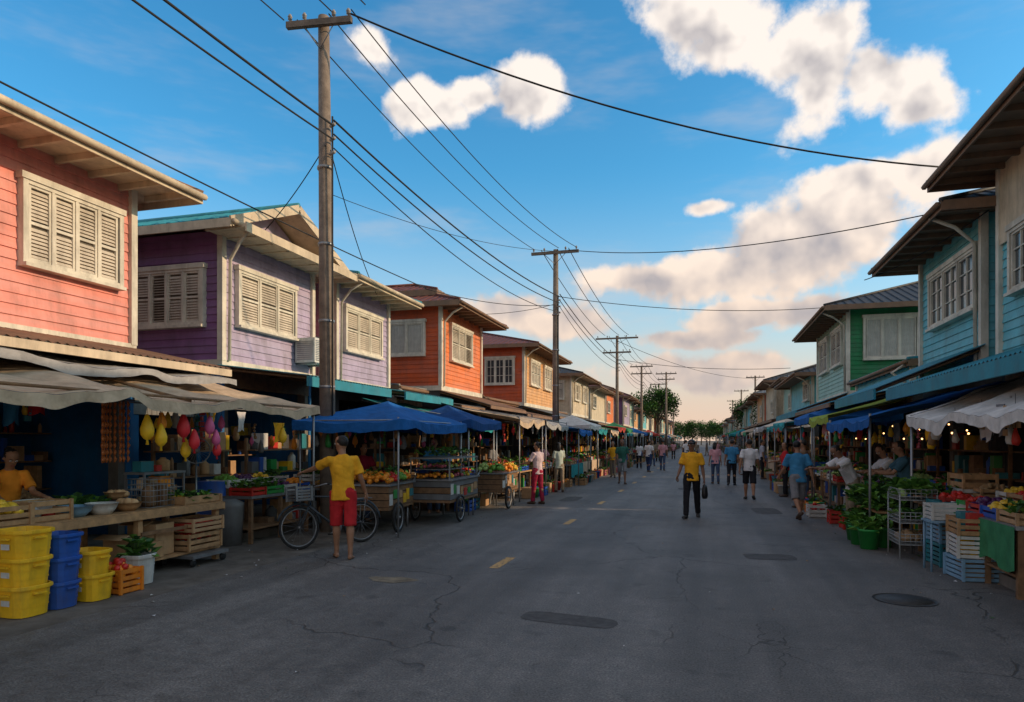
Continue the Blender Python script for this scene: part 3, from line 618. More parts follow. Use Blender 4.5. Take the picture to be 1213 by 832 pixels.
def house(name,side,xf,y0,y1,zf,ze,ws,wf,rm,fm=None,depth=7,ov=.9,ovy=.6,pitch=.38,roof='hip',sw=(),fw=(),aw=None,gw=None,near=True,style='louver',corner=None,ridge=None,shop=True,afm=None):
    n=-side; fm=fm or CREAM; corner=corner or WHITE
    ob=Ob(name,(xf,(y0+y1)/2,0)); w=ob.p('walls'); r=ob.p('roof'); t=ob.p('trim'); wi=ob.p('windows'); g=ob.p('ground_floor')
    xb=xf+side*depth
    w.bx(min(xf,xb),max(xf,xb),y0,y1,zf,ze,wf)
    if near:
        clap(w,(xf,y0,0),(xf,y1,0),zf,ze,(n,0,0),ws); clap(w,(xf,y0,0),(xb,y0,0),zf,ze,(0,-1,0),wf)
    else: w.bx(xf,xf+n*.02,y0+.01,y1-.01,zf,ze,ws)
    for yy in(y0,y1): t.box((xf+n*.02,yy,(zf+ze)/2),(.12,.12,ze-zf),corner)
    t.bx(xf-n*.05,xf+n*.07,y0-.05,y1+.05,zf-.14,zf+.02,corner)
    t.bx(min(xf,xb),max(xf,xb),y0-.045,y0-.003,zf-.14,zf+.02,corner)
    x0,x1=sorted((xf+n*ov,xb-n*.3))
    if roof=='hip': hip(r,t,x0,x1,y0-ovy,y1+ovy,ze,pitch,rm,fm)
    else: gableX(r,t,x0,x1,y0-ovy,y1+ovy,ze,pitch,rm,fm,wall=ws,xw=xf+n*.0)
    k=y0-ovy+.2
    while k<y1+ovy and near:
        t.bx(xf,xf+n*(ov-.05),k-.03,k+.03,ze-.14,ze-.052,fm); k+=.55
    if ridge:
        hip(r,t,x0+ridge,x1-ridge,y0-ovy+ridge,y1+ovy-ridge,ze+pitch*ridge+.22,pitch,rm,fm,.2)
    for a,b,c,d,pn,*st in sw: window(wi,(xf+n*.02,a if n<0 else a,c),(0,1,0),(n,0,0),b-a,d-c,pn,st[0] if st else style)
    for a,b,c,d,pn,*st in fw: window(wi,(a,y0-.02,c),(1,0,0),(0,-1,0),b-a,d-c,pn,st[0] if st else style)
    t.tube([(xf+n*(ov+.05),y0-ovy,ze-.06),(xf+n*(ov+.05),y1+ovy,ze-.06)],.05,fm,6)
    t.tube([(xf+n*(ov),y0-.1,ze-.1),(xf+n*.5,y0-.1,ze-.3),(xf+n*.12,y0+.12,ze-.55),(xf+n*.10,y0+.12,zf)],.035,corner,6)
    gm=gw or WALLD; back=xf+side*3.2
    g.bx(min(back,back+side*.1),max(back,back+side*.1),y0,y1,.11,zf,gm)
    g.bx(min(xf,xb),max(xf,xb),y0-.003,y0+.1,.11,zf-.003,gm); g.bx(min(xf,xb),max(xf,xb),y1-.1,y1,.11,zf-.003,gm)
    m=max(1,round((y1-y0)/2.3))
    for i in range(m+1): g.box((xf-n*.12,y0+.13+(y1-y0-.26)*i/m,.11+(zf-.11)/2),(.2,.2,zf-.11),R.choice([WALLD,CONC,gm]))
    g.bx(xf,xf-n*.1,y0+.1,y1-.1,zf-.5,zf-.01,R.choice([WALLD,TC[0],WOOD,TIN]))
    if shop:
        s=ob.p('shop_shelves')
        for zz in(.4,.85,1.3,1.75):
            s.bx(xf+side*1.3,xf+side*1.7,y0+.3,y1-.3,zz,zz+.025,WOOD); boxes(s,xf+side*1.35,xf+side*1.65,y0+.3,y1-.3,zz+.025,zz+.4,SHELFM,.8 if near else .5)
    if aw:
        a=ob.p('awning'); xo,zi,zo,am=aw
        corr(a,xf+n*.03,zi,xo,zo,y0-.15,y1+.15,am)
        a.bx(xo-.02,xo+.02,y0-.15,y1+.15,zo-(.2 if afm else .12),zo-.015,afm or fm)
        k=y0
        while k<=y1+.01:
            a.tube([(xf,k,zi-.06),(xo,k,zo-.05)],.03,WOOD,4); k+=(y1-y0)/max(1,round((y1-y0)/1.4))
    return ob
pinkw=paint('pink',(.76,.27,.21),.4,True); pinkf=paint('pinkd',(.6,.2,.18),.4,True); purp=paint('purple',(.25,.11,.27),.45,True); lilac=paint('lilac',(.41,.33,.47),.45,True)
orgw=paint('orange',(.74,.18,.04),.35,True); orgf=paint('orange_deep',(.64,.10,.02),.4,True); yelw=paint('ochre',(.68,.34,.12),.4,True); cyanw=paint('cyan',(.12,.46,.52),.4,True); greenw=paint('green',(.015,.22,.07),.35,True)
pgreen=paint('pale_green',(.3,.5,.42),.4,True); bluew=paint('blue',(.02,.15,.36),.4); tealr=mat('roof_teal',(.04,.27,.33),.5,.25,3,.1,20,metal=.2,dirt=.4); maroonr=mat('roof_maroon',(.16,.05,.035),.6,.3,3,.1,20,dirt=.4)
darkr=mat('roof_dark',(.04,.04,.042),.65,.3,3,.1,20,dirt=.3); rustr=mat('roof_rust',(.22,.12,.07),.7,.35,2,.1,20,dirt=.5); browns=paint('soffit_brown',(.24,.14,.085))
tealf=paint('teal_fascia',(.03,.24,.31),.4)
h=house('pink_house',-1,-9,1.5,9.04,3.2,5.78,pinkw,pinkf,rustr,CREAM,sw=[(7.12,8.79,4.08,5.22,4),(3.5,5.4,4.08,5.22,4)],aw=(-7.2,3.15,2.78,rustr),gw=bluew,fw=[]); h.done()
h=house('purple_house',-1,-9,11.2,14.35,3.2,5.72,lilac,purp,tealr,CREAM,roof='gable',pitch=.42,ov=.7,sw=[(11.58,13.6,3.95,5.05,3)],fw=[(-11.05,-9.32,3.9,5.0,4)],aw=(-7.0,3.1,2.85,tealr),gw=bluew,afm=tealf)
t=h.p('trim'); t.bx(-9,-8.15,10.8,15.0,5.60,5.66,CREAM); t.bx(-8.15,-8.12,10.8,15.0,5.52,5.69,CREAM)
t=h.p('balcony'); t.bx(-9.9,-9.8,14.35,15.5,3.2,5.7,orgf); t.bx(-9.8,-8.9,14.4,15.3,3.12,3.2,CONC)
for i in range(8): t.tube([(-8.95,14.45+i*.11,3.2),(-8.95,14.45+i*.11,4.1)],.01,BLACK,4)
t.bx(-8.97,-8.93,14.4,15.3,4.1,4.14,BLACK)
h.done()
h=house('lilac_house',-1,-9,15.45,18.4,3.2,5.72,lilac,lilac,tealr,CREAM,pitch=.35,ovy=.45,sw=[(15.8,17.9,4.0,5.1,3)],aw=(-7.0,3.1,2.85,tealr),afm=tealf); h.done()
h=house('orange_house',-1,-8.4,21.1,25.3,3.45,6.15,orgw,orgf,maroonr,browns,pitch=.36,ridge=1.3,sw=[(21.9,24.1,4.4,5.6,3)],fw=[(-10.27,-8.9,4.5,5.6,2,'curtain')],aw=(-6.6,3.3,2.8,rustr)); h.done()
h=house('orange_yellow_house',-1,-8.3,31.5,38.4,3.45,6.2,yelw,orgf,maroonr,browns,pitch=.3,sw=[(32.6,34.6,4.4,5.6,3),(35.6,37.4,4.4,5.6,3)],fw=[(-10.2,-8.7,4.35,5.6,3,'glass')],aw=(-6.5,3.3,2.8,TIN)); h.done()
h=house('cream_house',-1,-8.2,43,49.5,3.4,5.9,CREAM,CREAM,darkr,browns,pitch=.3,sw=[(44,46,4.3,5.4,3),(47,48.8,4.3,5.4,2)],fw=[(-10,-8.6,4.3,5.4,2)],aw=(-6.4,3.2,2.8,TIN),near=False); h.done()
cols=[(CREAM,CREAM),(orgw,orgf),(lilac,purp),(pgreen,pgreen),(yelw,orgf),(cyanw,cyanw),(WHITE,CREAM)]
y=52.
i=0
while y<190:
    L=R.uniform(5.5,8); c=cols[i%7]; zt=R.uniform(5.4,6.6)
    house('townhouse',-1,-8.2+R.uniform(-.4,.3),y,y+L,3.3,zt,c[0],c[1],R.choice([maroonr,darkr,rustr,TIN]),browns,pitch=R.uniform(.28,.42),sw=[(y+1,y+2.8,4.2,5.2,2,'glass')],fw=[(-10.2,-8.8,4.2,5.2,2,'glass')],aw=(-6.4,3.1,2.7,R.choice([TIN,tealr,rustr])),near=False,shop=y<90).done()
    y+=L+R.uniform(1.2,3); i+=1
h=house('cyan_cream_house',1,4.8,4,13.2,3.0,6.25,cyanw,cyanw,darkr,browns,pitch=.42,ov=.95,sw=[(11.3,12.7,4.0,5.0,2,'glass')],aw=(3.1,3.1,2.55,tealr),afm=tealf); 
h.p('trim').bx(4.74,4.77,4,13.15,4.9,6.2,CREAM); h.done()
h=house('cyan_house',1,4.8,13.95,17.5,3.0,5.75,cyanw,cyanw,darkr,browns,pitch=.42,ovy=.72,sw=[(14.1,16.75,4.05,5.15,3,'glass')],aw=(3.0,3.35,2.6,tealr),afm=tealf); h.done()
h=house('green_house',1,4.8,25.8,32.2,3.35,6.2,pgreen,greenw,darkr,browns,pitch=.36,ovy=.8,sw=[(26.6,28.6,4.4,5.7,2),(29.4,31.4,4.4,5.7,2)],fw=[(5.24,6.94,4.43,5.85,3,'curtain')],aw=(3.1,3.3,2.7,tealr),afm=tealf); h.done()
h=house('low_shop',1,4.9,18.6,24.8,3.0,3.6,cyanw,cyanw,tealr,browns,pitch=.15,ov=.2,ovy=.3,aw=(3.0,3.0,2.6,tealr)); h.done()
h=house('low_shop',-1,-9,18.9,20.8,2.9,3.3,bluew,bluew,TIN,browns,pitch=.12,ov=.2,ovy=.1,aw=(-6.8,3.0,2.7,TIN)); h.done()
h=house('low_shop',-1,-8.6,25.8,30.9,2.9,3.4,orgf,orgf,rustr,browns,pitch=.12,ov=.2,ovy=.1,aw=(-6.6,3.1,2.7,rustr)); h.done()
h=house('low_shop',-1,-8.6,38.9,42.6,2.9,3.4,CREAM,CREAM,TIN,browns,pitch=.12,ov=.2,ovy=.1,aw=(-6.6,3.1,2.7,TIN)); h.done()
h=house('low_shop',-1,-9.3,9.3,11.0,2.6,2.9,bluew,bluew,TIN,browns,pitch=.12,ov=.2,ovy=.05,gw=bluew); h.done()
y=36.
i=0
cr2=[(cyanw,cyanw),(pgreen,pgreen),(CREAM,CREAM),(yelw,orgf),(WHITE,CREAM)]
while y<190:
    L=R.uniform(6,9); c=cr2[i%5]; zt=R.uniform(4.8,6.0)
    house('townhouse',1,5.0+R.uniform(-.2,.6),y,y+L,3.2,zt,c[0],c[1],R.choice([darkr,darkr,TIN]),browns,pitch=R.uniform(.3,.45),sw=[(y+1,y+2.8,3.7,4.6,2,'glass')],fw=[(5.8,7.2,3.7,4.6,2,'glass')],aw=(3.2,3.0,2.7,R.choice([TIN,tealr,rustr])),near=False,shop=y<90).done()
    y+=L+R.uniform(.8,2.5); i+=1
o=Ob('air_conditioner',(-8.8,14,3.7)); a=o.p('case'); a.bx(-8.95,-8.45,13.62,14.3,3.42,3.98,PL['white'])
for k in range(12): a.bx(-8.45,-8.437,13.66,14.26,3.47+k*.04,3.485+k*.04,METAL)
for k in range(10): a.bx(-8.9,-8.5,13.607,13.62,3.48+k*.045,3.5+k*.045,METAL)
a.tube([(-8.97,13.7,3.40),(-8.45,13.7,3.40)],.02,METAL,5);a.tube([(-8.97,14.2,3.40),(-8.45,14.2,3.40)],.02,METAL,5); o.done()
# ---------------------------------------------------------------- poles & wires
INS=mat('insulator',(.3,.28,.26),.3)
def pole(x,y,h,arms,lean=0,r=.15):
    o=Ob('utility_pole',(x,y,0)); p=o.p('post'); p.tube([(x,y,-.05),(x+lean*.5,y,h*.5),(x+lean,y,h)],[r,r*.85,r*.66],POLEW,12)
    a=o.p('crossarms')
    for z,w,ang in arms:
        d=V(math.cos(ang),math.sin(ang),0); c=V(x+lean*z/h,y-.16,z)
        a.obox(c,d*w,V(-d.y,d.x,0)*.045,V(0,0,.055),POLEW)
        for k in(-.9,-.45,.45,.9):
            q=c+d*w*k; a.lathe(q+V(0,0,.055),[(0.012,0),(.012,.04),(.04,.05),(.03,.09),(.045,.1),(.02,.15),(0,.16)],INS,8)
        for s_ in(-1,1): a.tube([c+d*w*.5*s_,c+V(0,.03,-.45)],.012,METAL,4)
    for k in range(3): a.tube([(x+.1,y-.1,h*.78-k*.25),(x+.22,y-.16,h*.78-k*.25)],.03,INS,6)
    if r>.145: 
        o.p('cable').tube([(x+.13,y-.09,1.5),(x+.12,y-.07,h*.8)],.018,RUBBER,5)
        for zz in(2.6,3.8,5.2,6.6): o.p('straps').tube([(x+lean*zz/h,y,zz),(x+lean*zz/h,y,zz+.05)],r*.96,METAL,12)
    return o.done()
P=[(-6.7,-9),(-6.6,11.1),(-5.65,26.5),(-5.95,48.8),(-5.9,68),(-5.6,90),(-5.7,112),(-5.7,136)]
HH=[9.2,9.35,9.2,9.1,9.1,9.0,9,9]
pole(*P[0],9.2,[(9,.9,0)]); pole(*P[1],9.4,[(9.2,.62,.12)],lean=-.1)
pole(*P[2],9.2,[(9.05,.95,0)]); pole(*P[3],9.1,[(8.9,1.5,0),(7.9,1.0,0)],r=.14)
for p in P[4:]: pole(*p,9,[(8.9,1.1,0),(8.2,1.,0)],r=.14)
pole(-3.9,75,9,[(8.8,1.1,0),(8.2,.9,0)],r=.13)
for x,y in((5.6,82),(5.2,104),(5,130)): pole(x,y,9,[(8.8,1.,0)],r=.14)
def wire(a,b,sag,r=.012):
    a=Vector(a);b=Vector(b); n=20
    o=Ob('power_line',a); o.p('w').tube([a.lerp(b,i/n)-V(0,0,4*sag*(i/n)*(1-i/n)) for i in range(n+1)],r,RUBBER,5); o.done()
for i in range(len(P)-1):
    a,b=P[i],P[i+1]; rr=.012 if i<2 else .016
    for dx in(-.55,.55,.1): wire((a[0]+dx,a[1]-.16,HH[i]-.02),(b[0]+dx*1.5,b[1]-.16,HH[i+1]+.02),.45+.1*dx,rr)
    wire((a[0]+.2,a[1]-.16,7.4),(b[0]+.2,b[1]-.16,7.3),.35,.02); wire((a[0]+.2,a[1]-.16,7.15),(b[0]+.2,b[1]-.16,7.05),.4,.016)
    if i>0: wire((a[0]+.2,a[1]-.16,6.9),(b[0]+.2,b[1]-.16,6.7),.55,.012)
wire((-6.1,11,9.3),(4.6,15.2,7.0),.5,.018); wire((-5.1,26.3,9.1),(4.8,17.2,6.7),.4,.014); wire((-5.5,26.3,7.3),(4.8,31,7.2),.3,.014)
wire((-8.0,2,5.9),(-8.0,19,6.2),.12,.014); wire((-8.05,19,6.2),(-5.65,26.4,7.0),.2,.012); wire((-9.1,15.5,7.9),(-5.7,26.3,9.1),.3,.009)
wire((-6.6,11,7.0),(-9,12,5.6),.15,.01); wire((-6.5,11,6.9),(-8.6,17,5.6),.25,.01); wire((-5.7,26.3,7.0),(-8.3,22,6.0),.15,.01)
wire((4.7,13.5,5.6),(3.9,19,5.7),.12,.012); wire((-5.9,48.6,8.7),(5.6,82,8.7),.7,.018); wire((-5.9,48.6,7.4),(5,44,6.0),.3,.016)
# ---------------------------------------------------------------- foreground left stall
tb=Ob('wooden_vendor_table',(-7,6,0)); t=tb.p('top')
for k in range(5): t.bx(-7.45+k*.19,-7.27+k*.19,3.0,8.15,.76,.80,WOODL if k==4 else WOOD)
t.bx(-6.52,-6.48,3.0,8.15,.70,.785,WOODL); t.bx(-7.45,-6.5,8.15,8.18,.68,.79,WOOD)
t=tb.p('legs')
for yy in(3.3,5.0,6.7,8.05):
    for xx in(-6.56,-7.4): t.box((xx,yy,.38),(.07,.07,.76),WOODL)
t.bx(-7.4,-6.52,5.2,8.1,.16,.19,WOODL); t.bx(-6.54,-6.50,6.7,8.1,.5,.54,WOOD)
tb.done()
for (x,y,cols_,w,d,hh) in((-6.22,4.98,['yellow','yellow','yellow'],.40,.36,.29),(-6.2,5.32,['blue','blue','blue'],.36,.30,.26),(-6.16,5.66,['yellow','yellow'],.36,.31,.27)):
    z=.004
    for k,c in enumerate(cols_):
        o=Ob('plastic_bin',(x,y,z)); tub(o.p('b'),(x+R.uniform(-.018,.018),y+R.uniform(-.012,.012),z),w,d,hh,PL[c]); 
        o.p('b').bx(x+w*.5,x+w*.5+.03,y-.06,y+.06,z+hh*.72,z+hh*.78,PL[c]); o.p('b').bx(x-.07,x+.07,y-d*.5-.03,y-d*.5,z+hh*.70,z+hh*.76,PL[c]); o.p('label').bx(x-.05,x+.05,y-d*.47-.004,y-d*.47,z+hh*.38,z+hh*.56,PL['white']); o.done(); z+=hh*.9
o=Ob('orange_basket',(-6.15,6.0,0)); crate(o.p('basket'),(-6.15,6.02,.004),(.33,.28,.26),PL['orange'],4); heap(o.p('fruit'),-6.28,-6.02,5.9,6.14,.2,FR[0],.045,26,.1); heap(o.p('fruit'),-6.28,-6.02,5.9,6.14,.24,FR[1],.04,8,.1); o.done()
o=Ob('white_bucket',(-6.3,6.42,0)); tub(o.p('bucket'),(-6.3,6.42,.004),.33,.3,.34,PL['white']); leafy(o.p('leaves'),-6.42,-6.18,6.3,6.54,.28,60,.2,.12); o.done()
for (x,y,w,d,hh,m) in((-6.75,6.75,.4,.36,.28,CARD),(-6.8,7.15,.4,.34,.4,CARD),(-6.65,6.9,.3,.3,.2,WOODL)):
    o=Ob('cardboard_box',(x,y,0)); a=o.p('b'); z0=.2
    a.box((x,y,z0+hh/2),(w,d,hh),m,.1); a.obox((x,y-d/2-.07,z0+hh+.02),(w/2,0,0),(0,.07,.02),(0,0,.003),m); o.done()
o=Ob('vegetable_crate_stack',(-6.6,7.7,0)); a=o.p('crates')
crate(a,(-6.66,7.72,.2),(.42,.6,.22),WOODL,3); crate(a,(-6.62,7.74,.44),(.4,.56,.18),CARD,3); boxes(a,-6.8,-6.5,7.45,7.98,.46,.66,[CARD,PL['red'],PL['orange']]); heap(o.p('v'),-6.82,-6.5,7.45,8,.34,FR[1],.04,30,.08); o.done()
o=Ob('caster_trolley',(-6.6,7.7,0)); a=o.p('base'); a.bx(-6.9,-6.35,7.38,8.06,.11,.15,METAL)
for xx in(-6.85,-6.4):
    for yy in(7.43,8.0): a.tube([(xx-.015,yy,.055),(xx+.015,yy,.055)],.05,RUBBER,12); a.box((xx,yy,.1),(.04,.05,.03),METAL)
o.done()
BREAD=mat('bread',(.55,.34,.17),.7)
def bowl(x,y,z,r,hh,m,name='bowl'):
    o=Ob(name,(x,y,z)); o.p('b').lathe((x,y,z),[(0,0),(r*.55,0),(r*.85,hh*.5),(r,hh),(r*1.04,hh),(r*.97,hh*.96),(r*.8,hh*.5),(0,hh*.15)],m,22); return o
bowl(-6.68,6.3,.802,.17,.13,PL['white'],'white_basin').done()
bowl(-6.75,6.0,.802,.19,.12,PL['lightblue'],'blue_basin').done()
bowl(-7.0,5.75,.802,.2,.2,PL['white'],'white_basin').done()
o=bowl(-6.72,6.7,.802,.16,.1,WOODL,'woven_bowl'); heap(o.p('bread'),-6.84,-6.6,6.6,6.8,.86,BREAD,.05,14,.08); o.done()
o=bowl(-6.95,6.75,.93,.13,.09,WOODL,'woven_bowl'); heap(o.p('bread'),-7.05,-6.85,6.65,6.85,.98,BREAD,.045,10,.05); o.done()
o=Ob('wooden_crate',(-6.75,5.55,.8)); crate(o.p('c'),(-6.75,5.6,.802),(.32,.44,.22),WOODL,3); boxes(o.p('c'),-6.85,-6.65,5.42,5.78,.83,1.09,[PL['white'],PL['orange'],CARD,PL['red']]); o.done()
o=Ob('wooden_crate',(-6.75,5.1,.8)); crate(o.p('c'),(-6.75,5.15,.802),(.34,.40,.2),WOODL,3); heap(o.p('f'),-6.9,-6.6,5.0,5.3,.92,FR[3],.05,22,.1); o.done()
o=Ob('leafy_vegetables',(-7.2,6.4,.8)); leafy(o.p('l'),-7.35,-6.95,6.2,6.6,.8,140,.12,.12); o.done()
o=Ob('wire_basket',(-6.8,7.15,.8)); a=o.p('w')
for k in range(6): 
    z=.81+k*.07; a.tube([(-7,6.98,z),(-6.65,6.98,z),(-6.65,7.38,z),(-7,7.38,z),(-7,6.98,z)],.005,METAL,4)
for k in range(8):
    for xx in(-7,-6.65): a.tube([(xx,6.98+k*.057,.81),(xx,6.98+k*.057,1.16)],.004,METAL,4)
for k in range(6): a.tube([(-7+k*.07,6.98,.81),(-7+k*.07,6.98,1.16)],.004,METAL,4)
boxes(o.p('contents'),-6.95,-6.7,7.02,7.34,.81,1.1,[CARD,WOOD,PL['white']]); o.done()
o=Ob('food_tray',(-6.75,7.75,.8)); a=o.p('t'); crate(a,(-6.78,7.78,.802),(.5,.68,.1),WOODL,1,True); leafy(o.p('greens'),-7,-6.55,7.5,8.05,.83,120,.08,.09); heap(o.p('fruit'),-6.95,-6.6,7.5,8,.83,FR[3],.035,30,.08); heap(o.p('fruit'),-6.95,-6.6,7.5,8,.83,FR[1],.03,14,.08); o.done()
o=Ob('glass_display_case',(-7.15,7.6,.8)); a=o.p('f'); 
for yy in(7.3,8.0):
    for xx in(-7.35,-7.05): a.box((xx,yy,1.0),(.025,.025,.4),METAL)
a.bx(-7.37,-7.03,7.28,8.02,1.2,1.23,METAL); a.bx(-7.35,-7.05,7.3,8.0,1.0,1.01,METAL); boxes(a,-7.3,-7.1,7.32,7.98,1.01,1.17,[FR[0],FR[4],BREAD,PL['red']]); boxes(a,-7.3,-7.1,7.32,7.98,.81,.97,[FR[3],FR[4],BREAD,PL['green']]); boxes(a,-7.3,-7.1,7.32,7.98,1.232,1.45,SHELFM); o.done()
o=Ob('shelf_goods',(-7.6,7.2,0)); boxes(o.p('b'),-7.75,-7.5,4.2,5.3,.8,1.15,SHELFM); o.done()
o=Ob('sausage_strings',(-7.0,6.8,2)); a=o.p('s'); SA=mat('sausage',(.5,.15,.04),.45,.25,15,0)
for k in range(8):
    y=6.60+k*.05; x=-7.0+R.uniform(-.04,.04)
    for j in range(9): a.tube([(x,y,2.14-j*.085),(x+.01,y+R.uniform(-.008,.008),2.10-j*.085),(x,y,2.06-j*.085)],[.009,.02,.009],SA,6)
a.tube([(-7.0,6.4,2.16),(-7.0,7.1,2.16)],.008,METAL,4); o.done()
for (x,y,z,c,s_) in((-6.35,6.62,1.97,0,1.0),(-6.3,6.78,1.86,0,.9),(-6.35,6.85,2.0,3,.7),(-6.3,7.15,2.0,1,1.0),(-6.25,7.28,1.80,1,.85),(-6.4,7.3,1.68,0,.8),(-6.2,7.5,1.98,2,.8),(-6.2,7.62,1.8,2,.7),(-6.25,7.7,1.66,1,.7),(-6.5,8.1,2.0,2,.6),(-6.2,9.1,1.86,0,.8)):
    o=Ob('paper_lantern',(x,y,z)); drop(o.p('l'),(x,y,z),s_,LANT[c],2.2-z); o.done()
o=Ob('canvas_awning',(-6.8,7,2.3)); a=o.p('cloth')
tarp(a,(-8.3,4.0,2.72),(-8.3,9.9,2.72),(-6.05,9.9,2.18),(-6.05,4.0,2.24),TC[1],.10,.11,70,12,wr=.025)
tarp(o.p('inner_cloth'),(-8.8,2.0,2.98),(-8.8,9.2,2.98),(-7.1,9.2,2.62),(-7.1,2.0,2.62),TC[3],.06,.1,40,6)
for yy in(4.3,7.1,9.8): o.p('posts').tube([(-6.1,yy,0),(-6.1,yy,2.2)],.02,METAL,6) if yy>9 else o.p('posts').tube([(-6.15,yy,2.14),(-8.9,yy,2.8)],.022,WOOD,5)
o.p('posts').tube([(-6.12,4,2.17),(-6.12,9.9,2.17)],.018,WOOD,5); o.done()
stall(-1,-8.2,3.5,7.0,None,rich=.6,hang=6,low=False,z_c=2.4,shelf=False,name='back_counter')
o=Ob('hanging_goods_rack',(-7.9,8.9,0)); a=o.p('g'); a.tube([(-7.9,7.4,2.2),(-7.9,11,2.2)],.012,METAL,4); hangings(a,-7.9,7.5,10.9,2.15,14); o.done()
o=Ob('water_barrel',(-7.7,9.3,0)); o.p('b').lathe((-7.7,9.4,.11),[(0,0),(.26,0),(.27,.3),(.28,.32),(.27,.34),(.27,.6),(.28,.62),(.27,.64),(.27,.88),(0,.88)],PL['blue'],20); o.done()
o=Ob('plastic_drum',(-7.3,9.0,0)); o.p('b').lathe((-7.25,9.2,.0),[(0,0),(.2,0),(.23,.6),(.24,.66),(.1,.73),(0,.73)],PL['grey'],18); o.done()
stall(-1,-6.9,9.3,11.0,None,rich=1,hang=10,low=False,z_c=2.1)
o=Ob('pedestal_fan',(-7.35,8.6,0)); a=o.p('f'); a.tube([(-7.35,8.6,.02),(-7.35,8.6,1.35)],.015,METAL,6); a.lathe((-7.35,8.6,.0),[(0,.04),(.16,.03),(.18,0)],METAL,14)
wheel(a,(-7.3,8.55,1.5),.2,(.8,-.6,0),METAL,METAL,.006,24); a.sph((-7.3,8.55,1.5),.045,METAL); o.done()
def bicycle(x,y,ang):
    M=Matrix.Translation((x,y,.33))@Matrix.Rotation(ang,4,'Z')@Matrix.Rotation(rad(5),4,'X')
    o=Ob('bicycle',(x,y,0),M); w=o.p('wheels'); wheel(w,(-.54,0,0),.33,(0,1,0)); wheel(w,(.54,0,0),.33,(0,1,0))
    f=o.p('frame'); fm=mat('bike_frame',(.04,.05,.06),.35,.2,9,.0)
    bb=(-.08,0,-.05); st=(-.22,0,.42); hd=(.33,0,.46); hl=(.37,0,.32)
    for a,b,r_ in((bb,st,.017),(st,hd,.016),(bb,hl,.019),(hd,hl,.02),(bb,(-.54,.04,0),.01),(bb,(-.54,-.04,0),.01),(st,(-.54,.04,0),.008),(st,(-.54,-.04,0),.008),(hl,(.46,.045,.15),.013),(hl,(.46,-.045,.15),.013),((.46,.045,.15),(.54,.045,0),.011),((.46,-.045,.15),(.54,-.045,0),.011)): f.tube([a,b],r_,fm,6)
    f.tube([st,(-.25,0,.52)],.013,METAL,6); f.tube([hd,(.31,0,.6)],.013,METAL,6)
    f.tube([(.12,.3,.62),(.2,.26,.64),(.33,.1,.6),(.33,-.1,.6),(.2,-.26,.64),(.12,-.3,.62)],.012,METAL,6)
    for s_ in(-1,1): f.tube([(.08,.3*s_,.62),(.19,.27*s_,.64)],.017,RUBBER,6)
    f.tube([(-.4,0,.56),(-.3,0,.57),(-.2,0,.55),(-.1,0,.54)],[(.08,.025),(.09,.035),(.05,.025),(.02,.015)],BLACK,8)
    f.tube([(-.08,-.05,-.05),(-.08,.05,-.05)],.075,METAL,14); f.tube([(-.08,.06,-.05),(.06,.07,-.14)],.01,METAL,5); f.tube([(-.08,-.06,-.05),(-.22,-.07,.04)],.01,METAL,5)
    f.box((.06,.11,-.14),(.08,.09,.02),BLACK); f.box((-.22,-.11,.04),(.08,.09,.02),BLACK)
    for s_ in(-1,1): f.tube([(-.25,.06*s_,.38),(-.72,.07*s_,.38)],.007,METAL,4); f.tube([(-.54,.05*s_,0),(-.6,.07*s_,.38)],.006,METAL,4)
    for k in range(5): f.tube([(-.3-k*.1,-.07,.38),(-.3-k*.1,.07,.38)],.005,METAL,4)
    for cx in(-.54,.54): f.tube([(cx+.36*math.cos(a),0,.36*math.sin(a)) for a in [rad(q) for q in range(20,175,14)]],[(.02,.004)]*12,fm,6,up=V(0,1,0)) 
    k=o.p('basket'); crate(k,(.52,0,.40),(.24,.32,.22),METAL,5); o.done()
bicycle(-5.63,9.55,rad(240))
